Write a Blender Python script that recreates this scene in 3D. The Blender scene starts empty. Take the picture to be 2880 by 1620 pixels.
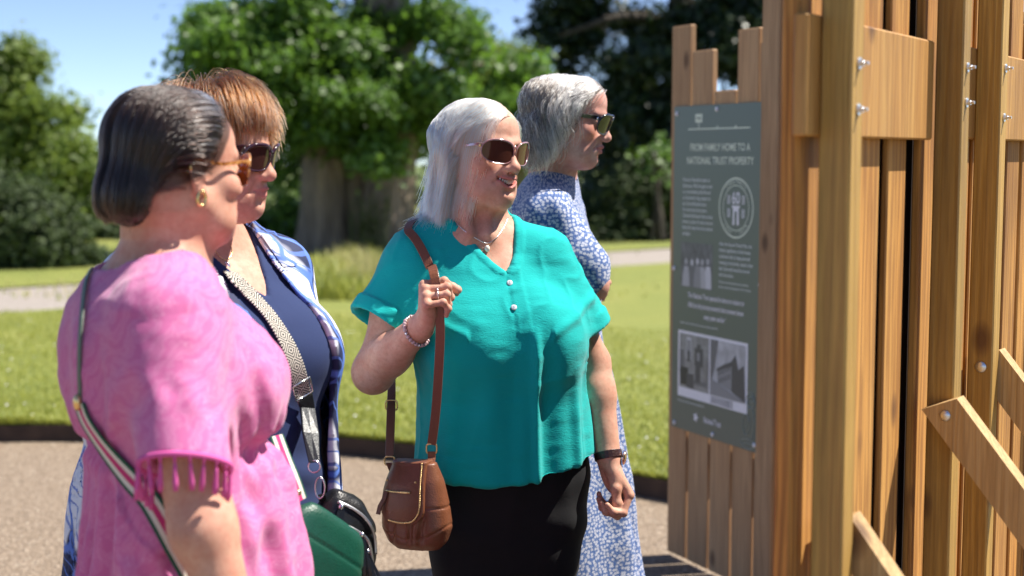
import bpy, math, random
import numpy as np
from mathutils import Vector, Matrix

random.seed(7)
RNG = np.random.default_rng(7)
SC = bpy.context.scene
COL = SC.collection
rad = math.radians

# ------------------------------------------------------------------ camera
PITCH = rad(5.33)
FPX = 4000.0
cam_d = bpy.data.cameras.new('camera')
cam = bpy.data.objects.new('camera', cam_d)
COL.objects.link(cam)
cam.location = (0, 0, 1.5)
cam.rotation_euler = (math.pi / 2 - PITCH, 0, 0)
cam_d.sensor_width = 36
cam_d.lens = 50
cam_d.clip_start = 0.05
cam_d.clip_end = 8000
cam_d.dof.use_dof = True
cam_d.dof.focus_distance = 3.02
cam_d.dof.aperture_fstop = 2.8
SC.camera = cam

# ------------------------------------------------------------------ sky and sun
SUN_EL, SUN_AZ = rad(57), math.atan2(1.0, 0.2)
w = bpy.data.worlds.new('World')
SC.world = w
w.use_nodes = True
nt = w.node_tree
nt.nodes.clear()
wo = nt.nodes.new('ShaderNodeOutputWorld')
bg = nt.nodes.new('ShaderNodeBackground')
sky = nt.nodes.new('ShaderNodeTexSky')
sky.sky_type = 'NISHITA'
sky.sun_disc = False
sky.sun_elevation = SUN_EL
sky.sun_rotation = SUN_AZ
sky.altitude = 600
sky.air_density = 0.55
sky.dust_density = 0.15
sky.ozone_density = 4.0
bg.inputs['Strength'].default_value = 0.10
hs = nt.nodes.new('ShaderNodeHueSaturation')
hs.inputs['Saturation'].default_value = 0.92
hs.inputs['Hue'].default_value = 0.505
nt.links.new(sky.outputs[0], hs.inputs['Color'])
nt.links.new(hs.outputs[0], bg.inputs[0])
nt.links.new(bg.outputs[0], wo.inputs[0])
SUNV = Vector((math.sin(SUN_AZ) * math.cos(SUN_EL), math.cos(SUN_AZ) * math.cos(SUN_EL), math.sin(SUN_EL)))
sd = bpy.data.lights.new('sun', 'SUN')
sd.energy = 4.8
sd.angle = rad(0.53)
sd.color = (1.0, 0.94, 0.85)
so = bpy.data.objects.new('sun', sd)
COL.objects.link(so)
so.rotation_euler = SUNV.to_track_quat('Z', 'Y').to_euler()
SC.view_settings.view_transform = 'Standard'
SC.view_settings.look = 'None'
SC.view_settings.exposure = 1.0
SC.view_settings.gamma = 1
SC.view_settings.use_curve_mapping = False
SC.cycles.use_denoising = True
SC.cycles.max_bounces = 8
SC.cycles.transparent_max_bounces = 8
SC.cycles.caustics_reflective = False
SC.cycles.caustics_refractive = False


# ------------------------------------------------------------------ placing helpers
def PX(u, v, y):
    """world point at forward depth y seen at photo pixel (u, v)"""
    a = (u - 1440) / FPX
    b = (810 - v) / FPX
    dy = math.cos(PITCH) + b * math.sin(PITCH)
    dz = -math.sin(PITCH) + b * math.cos(PITCH)
    t = y / dy
    return np.array([a * t, y, 1.5 + dz * t])


def GX(u, v, z=0.0):
    b = (810 - v) / FPX
    dy = math.cos(PITCH) + b * math.sin(PITCH)
    dz = -math.sin(PITCH) + b * math.cos(PITCH)
    t = (z - 1.5) / dz
    return np.array([(u - 1440) / FPX * t, dy * t, z])


def nrm(v):
    v = np.asarray(v, float)
    return v / (np.linalg.norm(v) + 1e-12)


def empty(name, loc=(0, 0, 0), label=None, cat=None, group=None, kind=None):
    o = bpy.data.objects.new(name, None)
    COL.objects.link(o)
    o.location = loc
    tag(o, label, cat, group, kind)
    return o


def tag(o, label=None, cat=None, group=None, kind=None):
    if label: o['label'] = label
    if cat: o['category'] = cat
    if group: o['group'] = group
    if kind: o['kind'] = kind
    return o


def link(name, me, mat=None, parent=None):
    """link mesh data built in world coordinates; parent keeps the world place"""
    o = bpy.data.objects.new(name, me)
    COL.objects.link(o)
    if mat is not None:
        for m in (mat if isinstance(mat, (list, tuple)) else [mat]):
            me.materials.append(m)
    if parent is not None:
        o.parent = parent
        base = Vector((0, 0, 0))
        p = parent
        while p is not None:
            base += p.location
            p = p.parent
        o.matrix_parent_inverse = Matrix.Identity(4)
        o.location = -base
    return o


def mesh(name, V, F, smooth=True):
    me = bpy.data.meshes.new(name)
    V = np.asarray(V, np.float32)
    if isinstance(F, np.ndarray):
        n, k = F.shape
        me.vertices.add(len(V))
        me.vertices.foreach_set('co', V.ravel())
        me.loops.add(n * k)
        me.loops.foreach_set('vertex_index', F.astype(np.int32).ravel())
        me.polygons.add(n)
        me.polygons.foreach_set('loop_start', np.arange(0, n * k, k, dtype=np.int32))
        me.update(calc_edges=True)
    else:
        me.from_pydata([tuple(map(float, v)) for v in V], [], F)
        me.update()
    me.polygons.foreach_set('use_smooth', np.full(len(me.polygons), smooth))
    return me


def set_attr(me, name, arr, dom='POINT'):
    arr = np.asarray(arr, np.float32)
    if arr.ndim == 1:
        a = me.attributes.new(name, 'FLOAT', dom)
        a.data.foreach_set('value', arr)
    else:
        a = me.attributes.new(name, 'FLOAT_VECTOR', dom)
        a.data.foreach_set('vector', arr.ravel())


class MB:
    """collects boxes, tubes and sheets of ONE part"""
    def __init__(s):
        s.V, s.F = [], []

    def add(s, V, F):
        n = len(s.V)
        s.V += [tuple(map(float, v)) for v in V]
        s.F += [tuple(i + n for i in f) for f in F]
        return s

    def obox(s, c, ax, ay, az, bev=0.0):
        """oriented box: centre, three half-axis vectors, small chamfer along the edges of the z axis"""
        c, ax, ay, az = map(lambda q: np.asarray(q, float), (c, ax, ay, az))
        if bev <= 0:
            V = [c + sx * ax + sy * ay + sz * az for sz in (-1, 1) for sx, sy in ((-1, -1), (1, -1), (1, 1), (-1, 1))]
            F = [(3, 2, 1, 0), (4, 5, 6, 7)] + [(i, (i + 1) % 4, 4 + (i + 1) % 4, 4 + i) for i in range(4)]
            return s.add(V, F)
        la, lb = np.linalg.norm(ax), np.linalg.norm(ay)
        ux, uy = ax / la, ay / lb
        o = [(-la + bev, -lb), (la - bev, -lb), (la, -lb + bev), (la, lb - bev), (la - bev, lb), (-la + bev, lb), (-la, lb - bev), (-la, -lb + bev)]
        V, F = [], []
        lz = np.linalg.norm(az)
        uz = az / lz
        ri = [(q, -lz, bev) for q in (0,)]
        for z, sh in ((-lz, bev), (-lz + bev, 0), (lz - bev, 0), (lz, bev)):
            for (x, y) in o:
                f = 1 - sh / max(la, 1e-6) if sh else 1
                g = 1 - sh / max(lb, 1e-6) if sh else 1
                V.append(c + ux * x * f + uy * y * g + uz * z)
        for r in range(3):
            for i in range(8):
                j = (i + 1) % 8
                F.append((r * 8 + i, r * 8 + j, r * 8 + 8 + j, r * 8 + 8 + i))
        F.append(tuple(reversed(range(8))))
        F.append(tuple(range(24, 32)))
        return s.add(V, F)

    def tube(s, pts, r, n=8, closed=False, cap=True):
        pts = [np.asarray(p, float) for p in pts]
        m = len(pts)
        rs = r if hasattr(r, '__len__') else [r] * m
        up = None
        V, F = [], []
        for i, p in enumerate(pts):
            a = pts[(i - 1) % m] if (closed or i > 0) else p
            b = pts[(i + 1) % m] if (closed or i < m - 1) else p
            t = nrm(b - a)
            if up is None:
                up = np.array([0, 0, 1.0]) if abs(t[2]) < .9 else np.array([1.0, 0, 0])
            x = nrm(np.cross(t, up))
            up = nrm(np.cross(x, t))
            for k in range(n):
                an = 2 * math.pi * k / n
                V.append(p + rs[i] * (math.cos(an) * x + math.sin(an) * up))
        for i in range(m if closed else m - 1):
            for k in range(n):
                i2, k2 = (i + 1) % m, (k + 1) % n
                F.append((i * n + k, i * n + k2, i2 * n + k2, i2 * n + k))
        if cap and not closed:
            F.append(tuple(reversed(range(n))))
            F.append(tuple(range((m - 1) * n, m * n)))
        return s.add(V, F)

    def ball(s, c, r, n=10, m=7, R=None):
        c = np.asarray(c, float)
        r = np.asarray(r if hasattr(r, '__len__') else (r, r, r), float)
        V, F = [], []
        for i in range(m + 1):
            th = math.pi * i / m
            for k in range(n):
                ph = 2 * math.pi * k / n
                q = np.array([math.sin(th) * math.cos(ph), math.sin(th) * math.sin(ph), math.cos(th)]) * r
                V.append(c + (R @ q if R is not None else q))
        for i in range(m):
            for k in range(n):
                k2 = (k + 1) % n
                F.append((i * n + k, (i + 1) * n + k, (i + 1) * n + k2, i * n + k2))
        return s.add(V, F)

    def build(s, name, mat, parent=None, smooth=False):
        return link(name, mesh(name, s.V, s.F, smooth), mat, parent)


def catmull(pts, per=6, closed=False):
    P = [np.asarray(p, float) for p in pts]
    n = len(P)
    out = []
    segs = n if closed else n - 1
    for i in range(segs):
        g = (lambda k: P[k % n]) if closed else (lambda k: P[min(max(k, 0), n - 1)])
        p0, p1, p2, p3 = g(i - 1), g(i), g(i + 1), g(i + 2)
        for k in range(per):
            t = k / per
            out.append(.5 * ((2 * p1) + (-p0 + p2) * t + (2 * p0 - 5 * p1 + 4 * p2 - p3) * t * t + (-p0 + 3 * p1 - 3 * p2 + p3) * t ** 3))
    if not closed:
        out.append(P[-1])
    return out


def ribbon(name, pts, normals, width, thick, mat, parent=None, crown=0.0):
    """flat strap with thickness; attribute puv = (metres along, metres across, 0)"""
    m = len(pts)
    pts = [np.asarray(p, float) for p in pts]
    ws = width if hasattr(width, '__len__') else [width] * m
    V, UV, F = [], [], []
    L = 0
    for i in range(m):
        if i: L += np.linalg.norm(pts[i] - pts[i - 1])
        t = nrm(pts[min(i + 1, m - 1)] - pts[max(i - 1, 0)])
        nn = np.asarray(normals[i] if np.ndim(normals) > 1 else normals, float)
        sde = nrm(np.cross(t, nn))
        nn = nrm(np.cross(sde, t))
        h = ws[i] / 2
        prof = [(-h, -thick / 2), (h, -thick / 2), (h, thick * .3), (h * .9, thick / 2), (0, thick / 2 + crown), (-h * .9, thick / 2), (-h, thick * .3)]
        for (a, b) in prof:
            V.append(pts[i] + sde * a + nn * b)
            UV.append((L, a, 0))
    k = 7
    for i in range(m - 1):
        for j in range(k):
            j2 = (j + 1) % k
            F.append((i * k + j, i * k + j2, (i + 1) * k + j2, (i + 1) * k + j))
    F.append(tuple(reversed(range(k))))
    F.append(tuple(range((m - 1) * k, m * k)))
    me = mesh(name, V, F, False)
    set_attr(me, 'puv', UV)
    return link(name, me, mat, parent)


# ------------------------------------------------------------------ implicit surfaces
def p_ell(c, r, R=None):
    c = np.asarray(c, np.float32)
    r = np.asarray(r if hasattr(r, '__len__') else (r, r, r), np.float32)
    Rm = None if R is None else np.asarray(R, np.float32)

    def f(P):
        q = P - c
        if Rm is not None: q = q @ Rm
        q = q / r
        k0 = np.sqrt((q * q).sum(1))
        g = q / r
        k1 = np.sqrt((g * g).sum(1)) + 1e-9
        return np.where(k0 < .05, (k0 - 1) * r.min(), k0 * (k0 - 1) / k1)
    return f, c, float(r.max())


def p_cone(a, b, ra, rb):
    a = np.asarray(a, np.float32)
    b = np.asarray(b, np.float32)
    ab = b - a
    L2 = float((ab * ab).sum()) + 1e-12

    def f(P):
        q = P - a
        t = np.clip((q @ ab) / L2, 0, 1)
        d = q - t[:, None] * ab
        return np.sqrt((d * d).sum(1)) - (ra + (rb - ra) * t)
    return f, (a + b) / 2, float(math.sqrt(L2) / 2 + max(ra, rb))


def p_box(c, hx, r, R=None):
    c = np.asarray(c, np.float32)
    hx = np.asarray(hx, np.float32)
    Rm = None if R is None else np.asarray(R, np.float32)

    def f(P):
        q = P - c
        if Rm is not None: q = q @ Rm
        q = np.abs(q) - (hx - r)
        return np.sqrt((np.maximum(q, 0) ** 2).sum(1)) + np.minimum(q.max(1), 0) - r
    return f, c, float(np.linalg.norm(hx))


def p_loft(keys, off=0.0, z0=None, z1=None, sq=2.2):
    """upright loft; keys rows: z, cx, cy, rx, r_front, r_back (front is -y)"""
    K = np.array(sorted(keys), np.float32)
    z0 = K[0, 0] if z0 is None else z0
    z1 = K[-1, 0] if z1 is None else z1
    zs = np.linspace(K[0, 0], K[-1, 0], 200)
    T = np.stack([np.interp(zs, K[:, 0], K[:, i]) for i in range(1, 6)], 1)
    ker = np.hanning(23); ker /= ker.sum()
    pad = np.pad(T, ((11, 11), (0, 0)), 'edge')
    T = np.stack([np.convolve(pad[:, i], ker, 'valid') for i in range(5)], 1)

    def f(P):
        z = P[:, 2]
        zz = np.clip(z, K[0, 0], K[-1, 0])
        cx, cy, rx, rf, rb = [np.interp(zz, zs, T[:, i]).astype(np.float32) for i in range(5)]
        x = P[:, 0] - cx
        y = P[:, 1] - cy
        ry = np.where(y < 0, rf, rb) + off
        rx = rx + off
        u, v = np.abs(x / rx), np.abs(y / ry)
        k0 = (u ** sq + v ** sq) ** (1 / sq) + 1e-6
        gx = (u / k0) ** (sq - 1) / rx
        gy = (v / k0) ** (sq - 1) / ry
        d = (k0 - 1) / np.sqrt(gx * gx + gy * gy + 1e-6)
        d = np.where(k0 < .3, -.7 * np.minimum(rx, ry), d)
        return np.maximum(d, np.maximum(z0 - z, z - z1))
    c = np.array([K[:, 1].mean(), K[:, 2].mean(), (z0 + z1) / 2], np.float32)
    R = float(np.linalg.norm([(np.abs(K[:, 1] - c[0]) + K[:, 3]).max(), (np.abs(K[:, 2] - c[1]) + K[:, 4:6].max(1)).max(), (z1 - z0) / 2]) + off)
    return f, c, R


def p_fn(f, c, r):
    return f, np.asarray(c, np.float32), float(r)


class Frame:
    def __init__(s, o=(0, 0, 0), R=None):
        s.o = np.asarray(o, np.float32)
        s.R = np.eye(3, dtype=np.float32) if R is None else np.asarray(R, np.float32)

    def loc(s, P):
        return (P - s.o) @ s.R

    def wld(s, q):
        return s.o + np.asarray(q, np.float32) @ s.R.T

    def dir(s, q):
        return np.asarray(q, np.float32) @ s.R.T


def yawR(psi, pitch=0.0, roll=0.0):
    """columns = local axes; local -y is forward; psi 0 faces the camera, + turns to picture right; pitch + nods down"""
    return np.array(Matrix.Rotation(psi, 3, 'Z') @ Matrix.Rotation(pitch, 3, 'X') @ Matrix.Rotation(roll, 3, 'Y'))


class Shape:
    def __init__(s):
        s.ops = []

    def u(s, fr, prim, k=0.0):
        s.ops.append(('u', fr, prim, k)); return s

    def sub(s, fr, prim, k=0.0):
        s.ops.append(('s', fr, prim, k)); return s

    def clip(s, fr, prim, k=0.0):
        s.ops.append(('i', fr, prim, k)); return s

    def ev(s, P, bc=None, br=None):
        d = np.full(len(P), 9.0, np.float32)
        cache = {}
        for op, fr, (f, c, r), k in s.ops:
            if bc is not None and op != 'i':
                wc = fr.wld(c)
                if np.linalg.norm(bc - wc) - r > br + 1.6 * k + .6 * r * .35 + .01: continue
            if id(fr) not in cache: cache[id(fr)] = fr.loc(P)
            e = f(cache[id(fr)])
            if op == 'u':
                if k > 0:
                    h = np.maximum(k - np.abs(d - e), 0) / k
                    d = np.minimum(d, e) - h * h * k * .25
                else:
                    d = np.minimum(d, e)
            else:
                if op == 's': e = -e
                if k > 0:
                    h = np.maximum(k - np.abs(d - e), 0) / k
                    d = np.maximum(d, e) + h * h * k * .25
                else:
                    d = np.maximum(d, e)
        return d

    def normal(s, P, e=.003):
        P = np.asarray(P, np.float32)
        g = np.stack([s.ev(P + np.eye(3, dtype=np.float32)[i] * e) - s.ev(P - np.eye(3, dtype=np.float32)[i] * e) for i in range(3)], 1)
        return g / (np.linalg.norm(g, axis=1, keepdims=True) + 1e-9)

    def hit(s, p, d, n=80):
        """march from p along d to the surface"""
        p = np.asarray(p, np.float32).copy()
        d = nrm(d).astype(np.float32)
        for _ in range(n):
            v = float(s.ev(p[None])[0])
            if abs(v) < .0006: break
            p = p + d * v * .6
        return p.astype(float)

    def push(s, p, off):
        p = np.asarray(p, np.float32)[None].copy()
        for _ in range(6):
            p = p + s.normal(p) * (off - s.ev(p))[:, None] * .8
        return p[0].astype(float)

    def mesh(s, lo, hi, h, B=16, slack=1.9):
        lo = np.asarray(lo, np.float64)
        hi = np.asarray(hi, np.float64)
        nb = np.ceil((hi - lo) / (h * B)).astype(int)
        N = nb * B + 3
        g = np.arange(B + 1)
        off = np.stack(np.meshgrid(g, g, g, indexing='ij'), -1).reshape(-1, 3)
        bi = np.stack(np.meshgrid(*[np.arange(q) for q in nb], indexing='ij'), -1).reshape(-1, 3)
        cen = lo + (bi + .5) * B * h
        br = B * h * .5 * math.sqrt(3)
        d = s.ev(cen.astype(np.float32))
        act = bi[np.abs(d) < br * slack + .01]
        CI, CP, QD = [], [], []
        gid = lambda I: (I[..., 0].astype(np.int64) * N[1] + I[..., 1]) * N[2] + I[..., 2]
        for b in act:
            base = b * B
            P = (lo + (base + off) * h)
            v = s.ev(P.astype(np.float32), lo + (b + .5) * B * h, br)
            if v.min() > 0 or v.max() < 0: continue
            v = v.reshape(B + 1, B + 1, B + 1)
            sg = v < 0
            cnt = np.zeros((B, B, B), np.int8)
            pos = np.zeros((B, B, B, 3), np.float32)
            ne = np.zeros((B, B, B), np.float32)
            for dx in (0, 1):
                for dy in (0, 1):
                    for dz in (0, 1):
                        cnt += sg[dx:B + dx, dy:B + dy, dz:B + dz]
            ac = (cnt > 0) & (cnt < 8)
            if not ac.any(): continue
            for ax in range(3):
                o1, o2 = [a for a in range(3) if a != ax]
                for s1 in (0, 1):
                    for s2 in (0, 1):
                        st = [0, 0, 0]
                        st[o1], st[o2] = s1, s2
                        A = v[st[0]:B + st[0], st[1]:B + st[1], st[2]:B + st[2]]
                        st2 = list(st); st2[ax] += 1
                        C = v[st2[0]:B + st2[0], st2[1]:B + st2[1], st2[2]:B + st2[2]]
                        x = (A < 0) != (C < 0)
                        t = np.where(x, A / np.where(x, A - C, 1), 0)
                        pos[..., ax] += np.where(x, t, 0)
                        pos[..., o1] += np.where(x, s1, 0)
                        pos[..., o2] += np.where(x, s2, 0)
                        ne += x
            I = np.argwhere(ac)
            pp = pos[ac] / ne[ac][:, None]
            CI.append(gid(I + base + 1))
            CP.append(lo + (I + base + pp) * h)
            for ax in range(3):
                o1, o2 = (ax + 1) % 3, (ax + 2) % 3
                A = sg[:B, :B, :B]
                sl = [slice(0, B)] * 3
                sl[ax] = slice(1, B + 1)
                C = sg[tuple(sl)]
                for val in (True, False):
                    E = np.argwhere((A == val) & (C != val))
                    if not len(E): continue
                    E = E + base + 1
                    e1 = np.zeros(3, int); e1[o1] = 1
                    e2 = np.zeros(3, int); e2[o2] = 1
                    q = np.stack([gid(E), gid(E - e1), gid(E - e1 - e2), gid(E - e2)], 1)
                    QD.append(q if val else q[:, ::-1])
        if not CI: return np.zeros((0, 3)), np.zeros((0, 4), int)
        ci = np.concatenate(CI)
        cp = np.concatenate(CP)
        o = np.argsort(ci)
        ci, cp = ci[o], cp[o]
        q = np.concatenate(QD)
        ix = np.clip(np.searchsorted(ci, q), 0, len(ci) - 1)
        ok = (ci[ix] == q).all(1)
        return cp, ix[ok]


def vnormals(V, F):
    a = V[F[:, 2]] - V[F[:, 0]]
    b = V[F[:, 3]] - V[F[:, 1]]
    n = np.cross(a, b)
    N = np.zeros_like(V)
    for i in range(F.shape[1]):
        np.add.at(N, F[:, i], n)
    return N / (np.linalg.norm(N, axis=1, keepdims=True) + 1e-12)


def relax(V, F, it=1, lam=.5):
    """Laplacian smoothing of a quad mesh"""
    for _ in range(it):
        A = np.zeros_like(V)
        c = np.zeros(len(V))
        for i in range(4):
            j = (i + 1) % 4
            np.add.at(A, F[:, i], V[F[:, j]]); np.add.at(c, F[:, i], 1)
            np.add.at(A, F[:, j], V[F[:, i]]); np.add.at(c, F[:, j], 1)
        V = V + lam * (A / np.maximum(c, 1)[:, None] - V)
    return V


def join(parts):
    V, F, n = [], [], 0
    for v, f in parts:
        V.append(v); F.append(f + n); n += len(v)
    return np.concatenate(V), np.concatenate(F)


_gp = RNG.random((64, 64, 64)).astype(np.float32) * 2 - 1


def noise3(P, sc):
    q = np.asarray(P) * sc
    i = np.floor(q).astype(int)
    f = q - i
    f = f * f * (3 - 2 * f)
    r = 0
    for a in (0, 1):
        for b in (0, 1):
            for c in (0, 1):
                wgt = (f[:, 0] if a else 1 - f[:, 0]) * (f[:, 1] if b else 1 - f[:, 1]) * (f[:, 2] if c else 1 - f[:, 2])
                r = r + wgt * _gp[(i[:, 0] + a) % 64, (i[:, 1] + b) % 64, (i[:, 2] + c) % 64]
    return r


def sstep(a, b, x):
    t = np.clip((x - a) / (b - a), 0, 1)
    return t * t * (3 - 2 * t)


# ------------------------------------------------------------------ materials
class NT:
    def __init__(s, name):
        s.m = bpy.data.materials.new(name)
        s.m.use_nodes = True
        s.t = s.m.node_tree
        s.t.nodes.clear()
        s.out = s.t.nodes.new('ShaderNodeOutputMaterial')

    def n(s, typ, **kw):
        nd = s.t.nodes.new('ShaderNode' + typ)
        ins = kw.pop('ins', {})
        for k, v in kw.items(): setattr(nd, k, v)
        for k, v in ins.items(): s.set(nd.inputs[k], v)
        return nd

    def set(s, sock, v):
        if hasattr(v, 'is_linked') and hasattr(v, 'node'):
            s.t.links.new(v, sock)
        elif hasattr(v, 'outputs'):
            s.t.links.new(v.outputs[0], sock)
        else:
            if hasattr(sock.default_value, '__len__') and len(sock.default_value) == 4 and len(v) == 3: v = (*v, 1)
            sock.default_value = v

    def coord(s, which='Object'):
        return s.n('TexCoord').outputs[which]

    def attr(s, name, out='Vector'):
        return s.n('Attribute', attribute_name=name).outputs[out]

    def mapping(s, vec, scale=(1, 1, 1), loc=(0, 0, 0), rot=(0, 0, 0)):
        return s.n('Mapping', ins={'Vector': vec, 'Scale': scale, 'Location': loc, 'Rotation': rot}).outputs[0]

    def noise(s, vec, scale, detail=3, rough=.5, out='Fac', dist=0.0):
        return s.n('TexNoise', ins={'Vector': vec, 'Scale': scale, 'Detail': detail, 'Roughness': rough, 'Distortion': dist}).outputs[out]

    def ramp(s, fac, stops):
        nd = s.n('ValToRGB', ins={'Fac': fac})
        e = nd.color_ramp.elements
        while len(e) > 1: e.remove(e[0])
        e[0].position = stops[0][0]
        e[0].color = (*stops[0][1], 1) if len(stops[0][1]) == 3 else stops[0][1]
        for p, c in stops[1:]:
            q = e.new(p)
            q.color = (*c, 1) if len(c) == 3 else c
        return nd.outputs[0]

    def math(s, op, a, b=0.0, c=0.0):
        nd = s.n('Math', operation=op)
        s.set(nd.inputs[0], a); s.set(nd.inputs[1], b)
        if len(nd.inputs) > 2: s.set(nd.inputs[2], c)
        return nd.outputs[0]

    def mix(s, fac, a, b, mode='MIX'):
        nd = s.n('Mix', data_type='RGBA', blend_type=mode)
        s.set(nd.inputs[0], fac); s.set(nd.inputs[6], a); s.set(nd.inputs[7], b)
        return nd.outputs[2]

    def bump(s, h, strength=.3, dist=.002):
        return s.n('Bump', ins={'Height': h, 'Strength': strength, 'Distance': dist}).outputs[0]

    def pbr(s, **ins):
        b = s.n('BsdfPrincipled')
        for k, v in ins.items(): s.set(b.inputs[k.replace('_', ' ')], v)
        s.t.links.new(b.outputs[0], s.out.inputs[0])
        return s.m

    def surf(s, sh):
        s.t.links.new(sh.outputs[0] if hasattr(sh, 'outputs') else sh, s.out.inputs[0])
        return s.m


def plain(name, col, rough=.5, metal=0.0, **kw):
    t = NT(name)
    v = t.noise(t.coord(), 60, 3)
    c = t.mix(.25, col, t.mix(v, tuple(x * .6 for x in col), tuple(min(1, x * 1.35) for x in col)))
    return t.pbr(Base_Color=c, Roughness=rough, Metallic=metal, **kw)


def metal(name, col, rough=.25):
    t = NT(name)
    return t.pbr(Base_Color=col, Roughness=t.math('ADD', rough, t.math('MULTIPLY', t.noise(t.coord(), 80), .12)), Metallic=1.0)

# ================================================================== SETTING
def mat_gravel():
    t = NT('bonded_gravel')
    c = t.coord()
    v = t.n('TexVoronoi', ins={'Vector': c, 'Scale': 95.0})
    v2 = t.n('TexVoronoi', ins={'Vector': c, 'Scale': 38.0})
    g = t.ramp(v.outputs['Color'], [(0, (.115, .085, .058)), (.4, (.205, .150, .100)), (.75, (.295, .226, .16)), (1, (.46, .385, .30))])
    big = t.noise(c, 1.1, 4)
    base = t.mix(t.math('MULTIPLY', big, .4), g, (.19, .142, .097))
    base = t.mix(t.ramp(v2.outputs['Distance'], [(0, (.5, .5, .5)), (.35, (0, 0, 0))]), base, (.33, .26, .19))
    h = t.math('ADD', v.outputs['Distance'], t.math('MULTIPLY', v2.outputs['Distance'], .7))
    return t.pbr(Base_Color=base, Roughness=.85, Normal=t.bump(h, .8, .006))


def mat_lawn():
    t = NT('lawn_turf')
    c = t.coord()
    n1 = t.noise(c, .55, 4, .6)
    n2 = t.noise(c, 4.5, 4, .7)
    n3 = t.noise(t.mapping(c, (60, 60, 8)), 1, 3)
    k = t.ramp(n1, [(.3, (.135, .175, .03)), (.55, (.225, .235, .045)), (.75, (.31, .285, .08))])
    k = t.mix(t.math('MULTIPLY', n2, .6), k, (.165, .215, .026))
    k = t.mix(t.math('MULTIPLY', n3, .4), k, (.33, .34, .08))
    return t.pbr(Base_Color=k, Roughness=.8, Normal=t.bump(t.math('ADD', n2, n3), .9, .03))


def mat_leaf(name, c0, c1, trans=.35, gloss=.35):
    t = NT(name)
    r = t.attr('leafvar', 'Fac')
    col = t.mix(r, c0, c1)
    b = t.n('BsdfPrincipled', ins={'Base Color': col, 'Roughness': gloss})
    tr = t.n('BsdfTranslucent', ins={'Color': t.mix(.5, col, tuple(min(1, x * 2.2) for x in c1))})
    return t.surf(t.n('MixShader', ins={0: trans, 1: b, 2: tr}))


def mat_bark(name, a, b):
    t = NT(name)
    c = t.coord()
    n = t.noise(t.mapping(c, (9, 9, 1.3)), 1, 6, .65)
    v = t.n('TexVoronoi', ins={'Vector': t.mapping(c, (14, 14, 2.2)), 'Scale': 1.0})
    h = t.math('ADD', n, v.outputs['Distance'])
    return t.pbr(Base_Color=t.ramp(n, [(.3, a), (.7, b)]), Roughness=.9, Normal=t.bump(h, 1, .05))


# ---- ground sheet, falling away behind the garden
def terrain(x, y):
    far = np.clip((y - 42) / 300, 0, 1)
    side = np.clip((np.abs(x) - 60) / 300, 0, 1)
    return -0.02 - 70 * np.maximum(far, side) ** 1.3 + 45 * np.clip((np.hypot(x, y) - 1500) / 2500, 0, 1)


def build_ground():
    s = np.concatenate([-np.geomspace(4000, 3, 34), np.linspace(-2.5, 2.5, 9), np.geomspace(3, 4000, 34)])
    X, Y = np.meshgrid(s, s, indexing='ij')
    V = np.stack([X, Y, terrain(X, Y)], -1).reshape(-1, 3)
    n = len(s)
    i = np.arange(n * n).reshape(n, n)
    F = np.stack([i[:-1, :-1], i[1:, :-1], i[1:, 1:], i[:-1, 1:]], -1).reshape(-1, 4)
    t = NT('meadow')
    c = t.coord()
    k = t.ramp(t.noise(c, .02, 5, .6), [(.3, (.05, .09, .02)), (.5, (.12, .17, .04)), (.7, (.2, .21, .07))])
    o = link('ground', mesh('ground', V, F), t.pbr(Base_Color=k, Roughness=.9))
    tag(o, kind='structure')


build_ground()
M_GRAVEL, M_LAWN = mat_gravel(), mat_lawn()


def sheet(name, poly, z, mat, sub=0):
    o = link(name, mesh(name, [(p[0], p[1], z) for p in poly], [tuple(range(len(poly)))], False), mat)
    return tag(o, kind='structure')


LAWN_Z = .085
ed = np.array([GX(90, 1243)[:2], GX(1025, 1286)[:2], GX(1825, 1400)[:2]])
pc = np.polyfit(ed[:, 0], ed[:, 1], 2)
edge_y = lambda x: float(np.polyval(pc, np.clip(x, -3.4, 1.3))) + (.5 * (x + 3.4) * -.1 if x < -3.4 else 0) - (.75 * (x - 1.3) if x > 1.3 else 0)
xs = np.concatenate([np.linspace(-14, -3, 12), np.linspace(-2.7, 1.2, 40), np.linspace(1.4, 3.4, 8)])
front = [(x, edge_y(x)) for x in xs]
sheet('courtyard_path', [(-16, -6), (9, -6), (9, 9), (-16, 12)], .004, M_GRAVEL)
# the lawn, a raised sheet with a softly uneven top
nn = [(GX(100, 872, LAWN_Z)), GX(1800, 743, LAWN_Z)]
ff = [(GX(100, 805, LAWN_Z)), GX(1800, 702, LAWN_Z)]


def lineY(a, b, x):
    return a[1] + (b[1] - a[1]) * (x - a[0]) / (b[0] - a[0])


def grid_sheet(name, xs, y0f, y1f, ny, zf, mat, parent=None):
    V = []
    for x in xs:
        a, b = y0f(x), y1f(x)
        for k in range(ny + 1):
            y = a + (b - a) * (k / ny) ** 1.6
            V.append((x, y, zf(x, y)))
    n = ny + 1
    F = [(i * n + k, (i + 1) * n + k, (i + 1) * n + k + 1, i * n + k + 1) for i in range(len(xs) - 1) for k in range(ny)]
    return link(name, mesh(name, V, F), mat, parent)


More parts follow.
